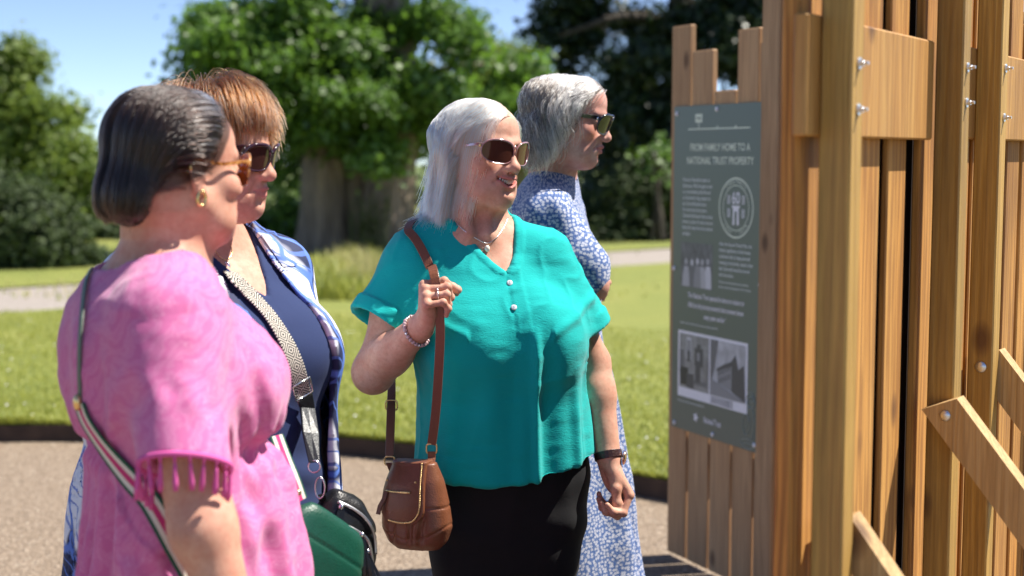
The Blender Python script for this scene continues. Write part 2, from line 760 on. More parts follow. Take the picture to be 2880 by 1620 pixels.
bumpz = lambda x, y: LAWN_Z + .012 * math.sin(x * 1.7 + y * .9) * math.sin(y * 1.3 - x)
xl = np.unique(np.concatenate([xs, np.linspace(3.4, 26, 14), np.linspace(-30, -14, 8)]))
lawn = grid_sheet('lawn', xl, edge_y, lambda x: max(lineY(nn[0], nn[1], x), edge_y(x) + .5), 14, bumpz, M_LAWN)
tag(lawn, kind='structure')
t_ = NT('pale_asphalt')
c_ = t_.coord()
M_ASPH = t_.pbr(Base_Color=t_.ramp(t_.noise(c_, 30, 4), [(.3, (.22, .19, .165)), (.7, (.36, .32, .28))]), Roughness=.9)
path = grid_sheet('garden_path', np.linspace(-24, 24, 30), lambda x: lineY(nn[0], nn[1], x) + .01, lambda x: lineY(ff[0], ff[1], x), 4, lambda x, y: LAWN_Z - .012, M_ASPH)
tag(path, kind='structure')
verge = grid_sheet('grass_verge', np.linspace(-34, 34, 30), lambda x: lineY(ff[0], ff[1], x) + .01, lambda x: 40.0, 10, lambda x, y: LAWN_Z + .01 * math.sin(x + y), M_LAWN)
tag(verge, kind='structure')
# rusty steel edging strip in front of the lawn
t_ = NT('brown_edging')
M_EDGE = t_.pbr(Base_Color=t_.ramp(t_.noise(t_.coord(), 9, 5), [(.3, (.035, .02, .013)), (.7, (.075, .045, .03))]), Roughness=.8)
V, F = [], []
for i, (x, y) in enumerate(front):
    V += [(x, y - .012, 0), (x, y - .012, LAWN_Z + .006), (x, y + .006, LAWN_Z + .006), (x, y + .006, 0)]
for i in range(len(front) - 1):
    for k in range(3):
        F.append((i * 4 + k, i * 4 + 4 + k, i * 4 + 5 + k, i * 4 + 1 + k))
edging = link('lawn_edging', mesh('lawn_edging', V, F, False), M_EDGE)
tag(edging, 'dark brown metal edging strip curving along the front of the lawn', 'edging')


# ---- grass blades, uncountable
def blades(name, base, h, wd, lean, mat, label, bend=.4):
    n = len(base)
    an = RNG.random(n) * 2 * np.pi
    d = np.stack([np.cos(an), np.sin(an), np.zeros(n)], 1)
    s = np.stack([-np.sin(an), np.cos(an), np.zeros(n)], 1)
    up = np.array([0, 0, 1.0])
    hh = (np.asarray(h) * (.6 + .8 * RNG.random(n)))[:, None]
    ll = (lean * (.3 + RNG.random(n)))[:, None]
    a = base - s * wd / 2
    b = base + s * wd / 2
    m1 = base + up * hh * .55 + d * hh * ll * bend
    c = m1 + s * wd * .4
    e = m1 - s * wd * .4
    tp = base + up * hh + d * hh * ll
    V = np.stack([a, b, c, e, tp], 1).reshape(-1, 3)
    i = np.arange(n)[:, None] * 5
    F = np.concatenate([i + [0, 1, 2], i + [0, 2, 3], i + [3, 2, 4]])
    me = mesh(name, V, F, False)
    set_attr(me, 'leafvar', np.repeat(RNG.random(n), 5))
    o = link(name, me, mat)
    tag(o, label, 'grass', kind='stuff')
    return o


M_BLADE = mat_leaf('grass_blade', (.135, .19, .022), (.36, .37, .075), .3, .55)
n = 70000
gx = RNG.uniform(-3.2, 1.6, n)
gd = RNG.random(n) ** 1.7 * 5.5
gy = np.array([edge_y(x) for x in np.linspace(-3.2, 1.6, 200)])
gy = np.interp(gx, np.linspace(-3.2, 1.6, 200), gy) + gd + .004
gz = LAWN_Z + .012 * np.sin(gx * 1.7 + gy * .9) * np.sin(gy * 1.3 - gx)
blades('lawn_grass', np.stack([gx * (1 + gd * .09), gy, gz], 1), .032, .006, .8, M_BLADE, 'short mown green grass covering the lawn')
M_STRAW = mat_leaf('dry_grass', (.3, .28, .07), (.6, .5, .24), .3, .6)
n = 7000
tx = RNG.normal(-2.1, 1.1, n)
ty = 14.3 + np.abs(RNG.normal(0, 2.6, n)) + .5 * np.sin(tx * 3)
ok = (tx > -6.2) & (tx < 1.8)
tall = blades('tall_grass', np.stack([tx[ok], ty[ok], np.full(ok.sum(), LAWN_Z)], 1), (.07 + .15 * np.exp(-((tx + 2.0) / 1.1) ** 2) * (.7 + .5 * np.sin(tx * 5 + ty)))[ok], .012, .35, M_STRAW, 'tall dry meadow grass with pale seed heads around the trunk')
n = 7000
tx = RNG.normal(-2.0, 1.1, n); ty = 13.8 + np.abs(RNG.normal(0, 2.4, n))
blades('rough_grass', np.stack([tx, ty, np.full(n, LAWN_Z)], 1), .05 + .16 * np.exp(-((tx + 2.0) / .8) ** 2), .02, .6, M_BLADE, 'rough green grass left long below the tree')
n = 5200
gx = RNG.uniform(-3.3, 1.3, n)
gy = np.interp(gx, np.linspace(-3.3, 1.3, 200), [edge_y(x) for x in np.linspace(-3.3, 1.3, 200)]) + .004 + np.abs(RNG.normal(0, .03, n))
blades('edge_tufts', np.stack([gx, gy, np.full(n, LAWN_Z)], 1), .035 + .035 * np.clip(noise3(np.stack([gx, gy * 0, gy * 0], 1), 3.0), 0, 1), .007, 1.3, M_BLADE, 'longer grass tufts hanging over the metal lawn edging')
mb = MB()
for k in range(1500):
    x, y = random.uniform(-3.6, 1.2), random.uniform(3.6, 7.4)
    if y > edge_y(x) - .04: continue
    r = random.uniform(.003, .008) * (1.6 if random.random() < .06 else 1)
    a0 = random.random() * 6
    mb.add([(x + r * math.cos(a0 + k2 * 1.257) * random.uniform(.7, 1.2), y + r * math.sin(a0 + k2 * 1.257), .004) for k2 in range(5)] + [(x, y, .004 + r * .8)], [(k2, (k2 + 1) % 5, 5) for k2 in range(5)])
go_ = mb.build('loose_grit', plain('grit_stone', (.34, .28, .21), .8))
tag(go_, 'loose grit and small stones scattered over the path', 'gravel', kind='stuff')
# clover and daisy heads in the lawn
n = 240
dx = RNG.uniform(-4.5, 2.2, n); dy = np.array([edge_y(min(max(x, -3.4), 1.5)) for x in dx]) + RNG.random(n) ** 1.6 * 5 + .1
mb = MB()
for x, y in zip(dx, dy):
    r = random.uniform(.005, .010)
    z = LAWN_Z + .035 + random.random() * .012
    mb.add([(x + r * math.cos(k * 1.047), y + r * math.sin(k * 1.047), z) for k in range(6)] + [(x, y, z + r * .8)], [(k, (k + 1) % 6, 6) for k in range(6)])
dz = mb.build('daisies', plain('white_petal', (.75, .74, .68), .6))
tag(dz, 'tiny white clover and daisy heads dotted over the lawn', 'flowers', kind='stuff')


# ------------------------------------------------------------------ trees
def leaf_cloud(clumps, n, size, seed, sub=26, spread=.38, droop=.25):
    """clumps: rows (x, y, z, rx, ry, rz, weight); leaves gather in twigs near each clump's skin"""
    r = np.random.default_rng(seed)
    C = np.array(clumps, float)
    pr = C[:, 6] / C[:, 6].sum()
    ntw = max(n // sub, 1)
    ci = r.choice(len(C), ntw, p=pr)
    d = r.normal(size=(ntw, 3)); d /= np.linalg.norm(d, axis=1, keepdims=True)
    rr = r.uniform(.45, 1.08, ntw)[:, None]
    tw = C[ci, :3] + d * C[ci, 3:6] * rr
    ti = r.integers(0, ntw, n)
    srt = size * 3.2
    P = tw[ti] + r.normal(size=(n, 3)) * srt * spread * np.array([1, 1, .8])
    nor = d[ti] * .8 + r.normal(size=(n, 3)) * .55 + np.array([0, 0, .45])
    nor /= np.linalg.norm(nor, axis=1, keepdims=True)
    a = np.cross(nor, r.normal(size=(n, 3)))
    a /= np.linalg.norm(a, axis=1, keepdims=True)
    b = np.cross(nor, a)
    L = size * r.uniform(.55, 1.25, n)[:, None]
    W = L * r.uniform(.62, .85, n)[:, None]
    p0 = P - a * L * .5
    p1 = P + b * W * .5 - nor * L * .06 - a * L * .08
    p2 = P + a * L * .55 - nor * L * droop * .4
    p3 = P - b * W * .5 - nor * L * .06 - a * L * .08
    V = np.stack([p0, p1, p2, p3], 1).reshape(-1, 3)
    F = np.arange(n * 4).reshape(n, 4)
    F = np.concatenate([F[:, [0, 1, 2]], F[:, [0, 2, 3]]])
    me = mesh('crown', V, F, False)
    set_attr(me, 'leafvar', np.repeat(np.clip(r.normal(.45, .25, n), 0, 1), 4))
    return me


def limb_mesh(segs, n=9, seed=1):
    """segs: list of polylines with radii; one woody mesh"""
    mb = MB()
    for pts, rs in segs:
        P = catmull(pts, 4)
        R = np.interp(np.linspace(0, 1, len(P)), np.linspace(0, 1, len(rs)), rs)
        mb.tube(P, list(R), n)
    V = np.array(mb.V)
    V += np.stack([noise3(V * np.array([1, 1, .25]) + k * 9, 4.5) for k in range(3)], 1) * np.array([.09, .09, 0])
    return mesh('trunk', V, mb.F)


def tree(name, label, base, segs, clumps, n, size, seed, bark, leaf, **kw):
    e = empty(name, tuple(map(float, base)), label, 'tree')
    link('trunk', limb_mesh(segs, 12, seed), bark, e)
    link('crown', leaf_cloud(clumps, n, size, seed, **kw), leaf, e)
    return e


M_BARK = mat_bark('grey_bark', (.10, .075, .055), (.36, .28, .205))
M_DARKBARK = mat_bark('dark_bark', (.03, .025, .02), (.1, .08, .06))
M_LIME = mat_leaf('lime_leaf', (.035, .08, .014), (.14, .26, .03), .36, .46)
M_DARKLEAF = mat_leaf('yew_leaf', (.008, .02, .006), (.03, .058, .014), .15, .4)
M_PALELEAF = mat_leaf('pale_leaf', (.075, .125, .02), (.21, .28, .045), .4, .5)
M_HEDGE = mat_leaf('hedge_leaf', (.02, .04, .01), (.065, .1, .02), .2, .7)


def TP(dx, dy, Y):           # display pixels of the 2576 px view
    return PX(dx * 1.118, dy * 1.118, Y)


def clump(dx, dy, Y, rxp, rzp, wgt, ry=None):
    p = TP(dx, dy, Y)
    s = Y * 1.118 / FPX
    return (*p, rxp * s, ry if ry else rxp * s * .9, rzp * s, wgt)


# the big pollarded tree in the middle
YT = 20.5
b0 = TP(905, 655, YT); b0[2] = LAWN_Z - .1
segs = [([TP(815, 700, YT), TP(815, 560, YT), TP(812, 420, YT), TP(830, 280, YT + .2), TP(860, 140, YT + .3)], [.46, .36, .34, .30, .22]),
        ([TP(905, 700, YT + .3), TP(905, 560, YT + .35), TP(905, 420, YT + .4), TP(910, 250, YT + .5)], [.42, .36, .34, .25]),
        ([TP(985, 700, YT), TP(980, 560, YT - .05), TP(985, 430, YT), TP(1000, 280, YT), TP(995, 120, YT + .2), TP(975, 10, YT + .3), TP(985, -120, YT + .3)], [.50, .36, .34, .30, .32, .36, .25]),
        ([TP(940, 300, YT + .4), TP(945, 120, YT + .4), TP(935, -40, YT + .4), TP(930, -160, YT + .5)], [.25, .26, .3, .25]),
        ([TP(830, 300, YT), TP(740, 220, YT - .4), TP(640, 150, YT - .5), TP(560, 120, YT - .5)], [.1, .07, .05, .02]),
        ([TP(1015, 250, YT), TP(1110, 180, YT - .3), TP(1220, 160, YT - .3)], [.1, .06, .02]),
        ([TP(900, 200, YT), TP(820, 80, YT - .3), TP(740, -20, YT - .3)], [.09, .06, .03])]
rt = random.Random(19)
cl = [clump(700, 160, YT + .7, 150, 120, 1.8), clump(880, 200, YT + 1.0, 170, 150, 3.2), clump(1060, 240, YT + .9, 120, 90, 1.3)]
for k in range(46):      # irregular hanging clumps over the whole crown
    x = rt.uniform(520, 1330)
    top = np.interp(x, [520, 600, 720, 860, 1000, 1100, 1240, 1330], [70, 20, -60, -60, 70, 30, 130, 180])
    bot = np.interp(x, [520, 600, 700, 800, 930, 1040, 1180, 1330], [190, 250, 330, 340, 400, 350, 320, 300])
    y = rt.uniform(top, bot)
    if 900 < x < 1060 and y < 70: continue
    cl.append(clump(x, y, YT + rt.uniform(-1.3, .6), rt.uniform(45, 95), rt.uniform(28, 62), rt.uniform(.5, 1.3)))
cl += [clump(x_, y_, YT + .3, 110, 75, 1.0) for x_, y_ in ((800, -150), (900, -210), (1010, -220), (1090, -150), (960, -300), (1060, -290), (860, -280))]
cl += [clump(960, 390, YT - 1.1, 60, 50, .6), clump(720, 400, YT + .4, 60, 70, .6), clump(470, 150, YT, 40, 22, .15), clump(440, 200, YT, 25, 16, .08), clump(1190, 60, YT, 40, 30, .15)]
tree('lime_tree', 'large leafy tree with thick split grey trunk standing behind the women', b0, segs, cl, 72000, .115, 11, M_BARK, M_LIME)
# undergrowth beside the trunk
def shrub(name, label, clumps, n, size, seed, leaf, group=None):
    e = empty(name, (float(clumps[0][0]), float(clumps[0][1]), LAWN_Z), label, 'shrub', group)
    c0 = clumps[0]
    mb = []
    for k in range(7):
        a = k * 2.4
        top = np.array([c0[0] + math.cos(a) * c0[3] * .5, c0[1] + math.sin(a) * c0[4] * .4, c0[2] + c0[5] * .3])
        mb.append(([(c0[0] + .1 * math.cos(a), c0[1] + .1 * math.sin(a), LAWN_Z - .05), (np.array([c0[0], c0[1], LAWN_Z]) + top) / 2, top], [.05, .03, .012]))
    link('stem', limb_mesh(mb, 6, seed), M_DARKBARK, e)
    link('foliage', leaf_cloud(clumps, n, size, seed), leaf, e)
    return e


shrub('laurel_shrub', 'low green shrub filling the gap left of the big trunk', [clump(660, 590, 21.5, 80, 50, 1), clump(720, 560, 22.0, 70, 70, 1), clump(610, 600, 23, 60, 40, .5)], 5500, .1, 21, M_LIME)
# left background: pale tree, dark hedge bush
YL = 27
segs = [([TP(60, 700, YL), TP(60, 500, YL), TP(50, 300, YL), TP(60, 140, YL)], [.3, .24, .17, .06]), ([TP(55, 420, YL), TP(130, 330, YL), TP(190, 300, YL)], [.12, .08, .03]), ([TP(55, 360, YL), TP(-60, 260, YL)], [.12, .05])]
cl = [clump(50, 150, YL, 55, 50, .7), clump(10, 220, YL, 90, 90, 1.5), clump(100, 270, YL - .5, 75, 40, .6), clump(30, 370, YL - .4, 100, 80, 1.6), clump(150, 360, YL - .4, 90, 45, .8), clump(190, 430, YL - .8, 80, 70, 1.3), clump(120, 500, YL - .8, 100, 80, 1.5),
      clump(230, 520, YL - .6, 60, 90, 1), clump(-60, 300, YL, 120, 160, 2), clump(235, 620, YL - .3, 45, 50, .5), clump(180, 290, YL, 35, 25, .2), clump(-80, 500, YL, 130, 150, 1.5)]
tree('ash_tree', 'pale green spreading tree at the far left edge of the lawn', (TP(60, 700, YL)[0], YL, LAWN_Z), segs, cl, 24000, .13, 12, M_BARK, M_PALELEAF)
shrub('yew_bush', 'dark rounded evergreen bush below the pale tree on the left', [clump(70, 580, 18.2, 130, 115, 3), clump(-60, 560, 18.2, 150, 145, 3), clump(165, 620, 18.2, 60, 75, 1), clump(225, 660, 18.4, 40, 40, .4)], 20000, .075, 22, M_HEDGE)
# distant tree seen right of the big one
YR = 34
segs = [([TP(1290, 640, YR), TP(1290, 420, YR), TP(1280, 250, YR)], [.35, .25, .08])]
cl = [clump(1290, 240, YR, 110, 110, 2), clump(1230, 180, YR, 70, 70, .8), clump(1320, 330, YR, 90, 120, 1.5), clump(1240, 330, YR, 90, 90, 1), clump(1300, 150, YR, 50, 40, .4)]
tree('field_tree', 'lighter distant tree behind the blonde and grey haired heads', (TP(1290, 640, YR)[0], YR, LAWN_Z), segs, cl, 14000, .15, 13, M_BARK, M_PALELEAF)
# the dark evergreen on the right
YD = 27
segs = [([TP(1720, 640, YD), TP(1720, 400, YD), TP(1710, 150, YD), TP(1720, -150, YD)], [.5, .42, .32, .18])] + [
    ([TP(1715, y, YD), TP(1715 + sx * 150, y - 20, YD - 1.2), TP(1715 + sx * 300, y + 30, YD - 1.5)], [.14, .08, .02]) for y, sx in ((60, -1), (180, 1), (260, -1), (-40, 1), (-60, -1))]
cl = []
rr = random.Random(5)
for k in range(64):
    x = rr.uniform(1440, 2080); y = rr.uniform(-160, 600)
    if x < 1520 and y > 90: x += 120
    cl.append(clump(x, y, YD + rr.uniform(-2.0, .8), rr.uniform(60, 110), rr.uniform(28, 55), 1))
cl += [clump(1400, 60, YD - .5, 70, 35, .7), clump(1370, 100, YD - .5, 45, 20, .3), clump(1430, -10, YD - .5, 90, 40, .8), clump(1420, 170, YD, 45, 25, .3), clump(1460, 120, YD, 60, 60, .7)]
tree('cedar_tree', 'tall dark evergreen tree behind the sign and the grey haired head', (TP(1720, 640, YD)[0], YD, LAWN_Z), segs, cl, 85000, .135, 14, M_DARKBARK, M_DARKLEAF)
shrub('holly_bush', 'dark bush under the evergreen with a few bright sunlit leaves', [clump(1620, 500, 24.5, 120, 110, 2.5), clump(1780, 480, 24.5, 140, 140, 3), clump(1500, 540, 25, 90, 80, 1.3), clump(1900, 520, 25, 120, 120, 1.5)], 15000, .1, 23, M_HEDGE)
shrub('hazel_bush', 'small bright leaved sapling in the shade left of the sign', [clump(1655, 400, 23.5, 26, 50, 1), clump(1620, 430, 23.7, 18, 22, .3)], 170, .12, 24, M_LIME)
# far woods along the edge of the garden, read as one mass
cl = []
for k in range(40):
    x = rr.uniform(-40, 45)
    cl.append((x, rr.uniform(52, 62), rr.uniform(-3, 1.2), rr.uniform(2.5, 5), 2.5, rr.uniform(1.6, 3), 1))
wood = link('far_wood', leaf_cloud(cl, 26000, .4, 31), M_HEDGE)
tag(wood, 'distant strip of woodland beyond the garden', 'woodland', kind='stuff')
hd = [clump(x, 620 + rr.uniform(-22, 10), 24.2 + rr.uniform(-.3, .3), 60, 52 + 18 * math.sin(x * .02), 1) for x in range(-60, 2000, 48)]
hedge_e = shrub('boundary_hedge', 'long low dark hedge closing the far side of the garden', hd, 24000, .13, 41, M_HEDGE)
# a few weeds standing against the trunk
wk = MB()
for k in range(26):
    p = TP(rr.uniform(880, 980), 650, YT - .6); p[2] = LAWN_Z
    hgt = rr.uniform(.5, 1.05)
    q = p + np.array([rr.uniform(-.1, .1), rr.uniform(-.1, .1), hgt])
    wk.tube([p, (p + q) / 2 + np.array([rr.uniform(-.04, .04), 0, 0]), q], [.006, .005, .002], 4)
    for j in range(16):
        z = rr.uniform(.15, 1); c = p + (q - p) * z; a = rr.uniform(0, 6.28); L = rr.uniform(.05, .12)
        d = np.array([math.cos(a), math.sin(a), .3]) * L; s_ = np.array([-math.sin(a), math.cos(a), 0]) * L * .3
        wk.add([c, c + d * .5 + s_, c + d, c + d * .5 - s_], [(0, 1, 2, 3)])
wo_ = wk.build('nettle_weeds', plain('weed_green', (.14, .18, .05), .7))
tag(wo_, 'pale upright weeds growing against the tree trunk', 'weeds', kind='stuff')


# ================================================================== TIMBER
def mat_wood(name, a, b, c, rough=.62, stain=.6, grain=.45):
    t = NT(name)
    co = t.coord()
    inf = t.n('ObjectInfo').outputs['Random']
    sh = t.n('CombineXYZ', ins={0: t.math('MULTIPLY', inf, 7.3), 1: t.math('MULTIPLY', inf, 3.1), 2: t.math('MULTIPLY', inf, 11.0)})
    va = t.n('VectorMath', operation='ADD'); t.set(va.inputs[0], co); t.set(va.inputs[1], sh)
    v = va.outputs[0]
    big = t.noise(t.mapping(v, (9, 9, .9)), 1, 2, .5, dist=.6)
    wv = t.n('TexWave', wave_type='BANDS', bands_direction='X', ins={'Vector': t.mapping(v, (1, 1, .06)), 'Scale': 19.0, 'Distortion': 13.0, 'Detail': 3.0, 'Detail Scale': 1.4})
    fine = t.noise(t.mapping(v, (220, 220, 5)), 1, 4, .65)
    dirt = t.noise(t.mapping(v, (3, 3, 1.2)), 1, 4, .6)
    k = t.mix(t.ramp(big, [(.3, (0, 0, 0)), (.7, (1, 1, 1))]), a, b)
    k = t.mix(t.math('MULTIPLY', wv.outputs['Fac'], grain), k, c)
    k = t.mix(t.math('MULTIPLY', t.ramp(fine, [(.35, (0, 0, 0)), (.7, (1, 1, 1))]), .55), k, tuple(x * .5 for x in c))
    k = t.mix(t.math('MULTIPLY', t.ramp(dirt, [(.5, (0, 0, 0)), (.75, (1, 1, 1))]), stain), k, tuple(x * .55 for x in c))
    kn = t.n('TexVoronoi', ins={'Vector': t.mapping(v, (6.5, 6.5, 3.6)), 'Scale': 1.0, 'Randomness': 1.0})
    k = t.mix(t.ramp(kn.outputs['Distance'], [(.05, (.85, .85, .85)), (.10, (.5, .5, .5)), (.15, (0, 0, 0))]), k, (.11, .045, .016))
    k = t.mix(1, k, t.ramp(inf, [(0, (.78, .78, .78)), (1, (1.12, 1.1, 1.06))]), 'MULTIPLY')
    h = t.math('ADD', fine, t.math('MULTIPLY', wv.outputs['Fac'], .5))
    return t.pbr(Base_Color=k, Roughness=rough, Normal=t.bump(h, .45, .002))


M_PINE = mat_wood('treated_pine', (.58, .285, .065), (.70, .40, .115), (.34, .145, .03))
M_POST = mat_wood('greenish_pine', (.48, .285, .065), (.60, .38, .10), (.31, .165, .04))
M_BROWN = mat_wood('brown_boards', (.62, .36, .18), (.72, .45, .24), (.46, .24, .11), .7, .3)
M_FRESH = mat_wood('pale_brace', (.56, .36, .15), (.66, .45, .21), (.42, .24, .09))
M_BOARD = mat_wood('rough_sawn_board', (.58, .27, .055), (.70, .38, .10), (.25, .10, .022), .75, .7, .62)
M_GAPDARK = plain('gap_shade_dark', (.045, .032, .025), .95)  # dark colour of the sheets that make the board gaps look shaded
M_ZINC = metal('zinc_bolt', (.72, .72, .74), .3)
L0 = np.array([.5635, 2.3, 0]); LD = np.array([.542, .840, 0]); LN = np.array([.840, -.542, 0])
UZ = np.array([0, 0, 1.0])


def W(s, n, z):
    return L0 + LD * s + LN * n + UZ * z


def wallbox(name, s0, s1, n0, n1, z0, z1, mat, parent, bev=.003):
    mb = MB().obox(W((s0 + s1) / 2, (n0 + n1) / 2, (z0 + z1) / 2), LD * (s1 - s0) / 2, LN * (n1 - n0) / 2, UZ * (z1 - z0) / 2, bev)
    o = mb.build(name, mat, parent)
    return o


def bolt(parent, c, d, r=.0052, L=.007):
    """hexagon nut on a washer with a stub of thread"""
    d = nrm(d)
    mb = MB()
    mb.tube([c, c + d * .0022], r * 1.7, 16)
    mb.tube([c + d * .002, c + d * .008], r, 6)
    mb.tube([c + d * .007, c + d * (.008 + L)], r * .55, 10)
    return mb.build('bolt', M_ZINC, parent)


def dome(parent, c, d, r):
    d = nrm(d); x = nrm(np.cross(d, UZ)); y = np.cross(d, x)
    R = np.stack([x, y, d], 1)
    return MB().ball(c, (r, r, r * .45), 14, 8, R).build('bolt', M_ZINC, parent, True)


def brace(parent, s, n, z, ang, length, wdt, dep, mat):
    """buttress from the wall down and out; local axes: along a, across LD, depth b"""
    a = LN * math.cos(ang) - UZ * math.sin(ang)
    b = LN * math.sin(ang) + UZ * math.cos(ang)
    p = W(s, n, z)
    V = []
    for (t0, u) in ((0, 1), (length, 1), (length, -1), (.0, -1)):
        for sd_ in (-1, 1):
            V.append(p + a * t0 + b * u * dep / 2 + LD * sd_ * wdt / 2)
    # plumb cut at the head
    k = dep / 2 / math.tan(ang)
    for q in (0, 1): V[q] = V[q] + a * (dep / 2 * math.tan(ang) * .5)
    for q in (6, 7): V[q] = V[q] - a * 0
    F = [(0, 1, 3, 2), (2, 3, 5, 4), (4, 5, 7, 6), (6, 7, 1, 0), (0, 2, 4, 6), (1, 7, 5, 3)]
    return link('brace', mesh('brace', V, F, False), mat, parent)


def panel_things():
    # first panel: post G, rail, boards, post H, two braces
    g = empty('timber_fence', tuple(W(.1, 0, 0)), 'near timber fence panel with thick horizontal rail bolted to its post', 'fence')
    wallbox('post', -.195, -.145, 0, .05, 0, 1.93, M_POST, g)
    wallbox('post', .389, .439, 0, .05, 0, 1.93, M_POST, g)
    wallbox('rail', -.246, .381, -.0225, 0, 1.528, 1.707, M_PINE, g)
    wallbox('rail', -.246, .381, -.0225, 0, .28, .42, M_PINE, g)
    B = [(-.222, -.100, -.0265, 1.92), (-.086, .022, -.014, 1.86), (.048, .160, -.014, 1.95), (.218, .318, -.013, 1.90), (.392, .482, -.016, 1.96)]
    for i, (a, b, t, zt) in enumerate(B):
        off = (.0, -.0, -.0, -.004, .0)[i]
        wallbox('board', a, b, -.0235 + t + off, -.0235 + off, .03, zt, M_BOARD, g)
    # near-black sheet added behind the boards, standing in for shade in the gaps
    wallbox('dark_gap_sheet', -.16, .5, -.066, -.060, .03, 1.84, M_GAPDARK, g)
    for z in (1.636, 1.568):
        bolt(g, W(-.168, .0502, z), LN)
    for z in (1.660, 1.596):
        bolt(g, W(.416, .0502, z), LN)
    br = brace(g, -.118, .012, .940, rad(52), 1.19, .045, .052, M_FRESH)
    br2 = brace(g, .366, .03, 1.055, rad(51), 1.36, .043, .066, M_FRESH)
    dome(g, W(.3440, .048, 1.027), -LD, .0105)
    # second panel further right
    h = empty('timber_fence', tuple(W(.9, 0, 0)), 'timber fence panel at the right edge with its own brace and knotted post', 'fence')
    wallbox('post', .663, .713, 0, .05, 0, 1.93, M_POST, h)
    wallbox('post', 1.31, 1.36, 0, .05, 0, 1.93, M_POST, h)
    wallbox('rail', .62, 1.42, -.0225, 0, 1.532, 1.712, M_PINE, h)
    wallbox('rail', .62, 1.42, -.0225, 0, .28, .42, M_PINE, h)
    for a, b, zt in ((.50, .60, 1.9), (.612, .72, 1.95), (.745, .86, 1.88), (.885, 1.0, 1.93), (1.03, 1.14, 1.9), (1.17, 1.29, 1.8), (1.31, 1.43, 1.86)):
        wallbox('board', a, b, -.048, -.0235, .03, zt, M_BOARD, h)
    wallbox('dark_gap_sheet', .503, 1.4, -.066, -.060, .03, 1.84, M_GAPDARK, h)
    for z in (1.672, 1.575):
        bolt(h, W(.69, .0502, z), LN)
    brace(h, .735, .012, 1.10, rad(51), 1.40, .043, .066, M_FRESH)
    dome(h, W(.6625, .027, 1.075), -LD, .012)


panel_things()

# ---- the wall that carries the sign
S0 = np.array([.598, 5.2, 0]); SDR = nrm([.236, -.5, 0]); SN = nrm([-.5, -.236, 0])


def qpx(px):
    r = (px - 1440) / FPX
    return (r * S0[1] - S0[0]) / (SDR[0] - r * SDR[1])


def zpx(px, v):
    q = qpx(px); p = S0 + SDR * q
    return PX(px, v, p[1])[2]


def SW(q, n, z):
    return S0 + SDR * q + SN * n + UZ * z


sw = empty('board_wall', tuple(S0), 'brown vertical board wall of uneven heights carrying the green sign', 'wall')
for a, b, vt, t in ((1885, 1936, 72, .024), (1942, 1998, 141, .022), (2004, 2062, 254, .024), (2068, 2126, 80, .025), (2131, 2150, 118, .02)):
    q0, q1 = qpx(a), qpx(b)
    mb = MB().obox(SW((q0 + q1) / 2, -t / 2, (zpx((a + b) / 2, vt) + .02) / 2), SDR * (q1 - q0) / 2, SN * t / 2, UZ * (zpx((a + b) / 2, vt) - .02) / 2, .003)
    mb.build('board', M_BROWN, sw)
q0, q1 = qpx(2148), qpx(2196)
MB().obox(SW((q0 + q1) / 2, -.03, 1.25), SDR * (q1 - q0) / 2, SN * .05, UZ * 1.24, .004).build('post', M_BROWN, sw)
MB().obox(SW(qpx(2060), -.055, .45), SDR * .33, SN * .028, UZ * .06, .003).build('rail', M_BROWN, sw)
MB().obox(SW(qpx(2060), -.055, 1.35), SDR * .33, SN * .028, UZ * .06, .003).build('rail', M_BROWN, sw)
MB().obox(SW(qpx(2236), -.06, 1.25), SDR * .1, SN * .02, UZ * 1.2, .003).build('board', M_BROWN, sw)

# ---- the sign
SQ0, SQ1 = qpx(1898), qpx(2150)
SWD = SQ1 - SQ0
SZ1 = zpx(1905, 300); SZ0 = zpx(1892, 1195)
SHT = SZ1 - SZ0
t = NT('sign_green')
c = t.coord()
M_SIGN = t.pbr(Base_Color=t.mix(t.math('MULTIPLY', t.noise(c, 3, 3), .3), (.118, .148, .127), (.142, .172, .15)), Roughness=.34, Normal=t.bump(t.noise(c, 300, 2), .05, .001))
M_INK = plain('sign_ink_pale_green', (.80, .88, .70), .5)
M_WHITE = plain('sign_ink_white', (.90, .88, .94), .5)
M_SOFT = plain('sign_ink_soft', (.74, .78, .77), .5)
M_LINE = plain('sign_ink_line_art', (.36, .42, .38), .5)
M_EDGEW = plain('sign_edge', (.62, .56, .68), .4)
sg = empty('information_sign', tuple(SW((SQ0 + SQ1) / 2, .004, SZ0)), 'dark green information sign with pale text and old photographs on the board wall', 'sign')
MB().obox(SW((SQ0 + SQ1) / 2, .004, (SZ0 + SZ1) / 2), SDR * SWD / 2, SN * .003, UZ * SHT / 2, .0006).build('panel', M_SIGN, sg)
MB().obox(SW(SQ1 + .0022, .004, (SZ0 + SZ1) / 2), SDR * .002, SN * .0032, UZ * SHT / 2).build('panel_edge', M_EDGEW, sg)


def SG(u, v, d=.0008):
    """u 0..1 across, v 0..1 down the sign, d in front of the face"""
    return SW(SQ0 + u * SWD, .007 + d, SZ1 - v * SHT)


def smat():
    return Matrix((( SDR[0], 0, SN[0]), (SDR[1], 0, SN[1]), (0, 1, 0))).to_4x4()


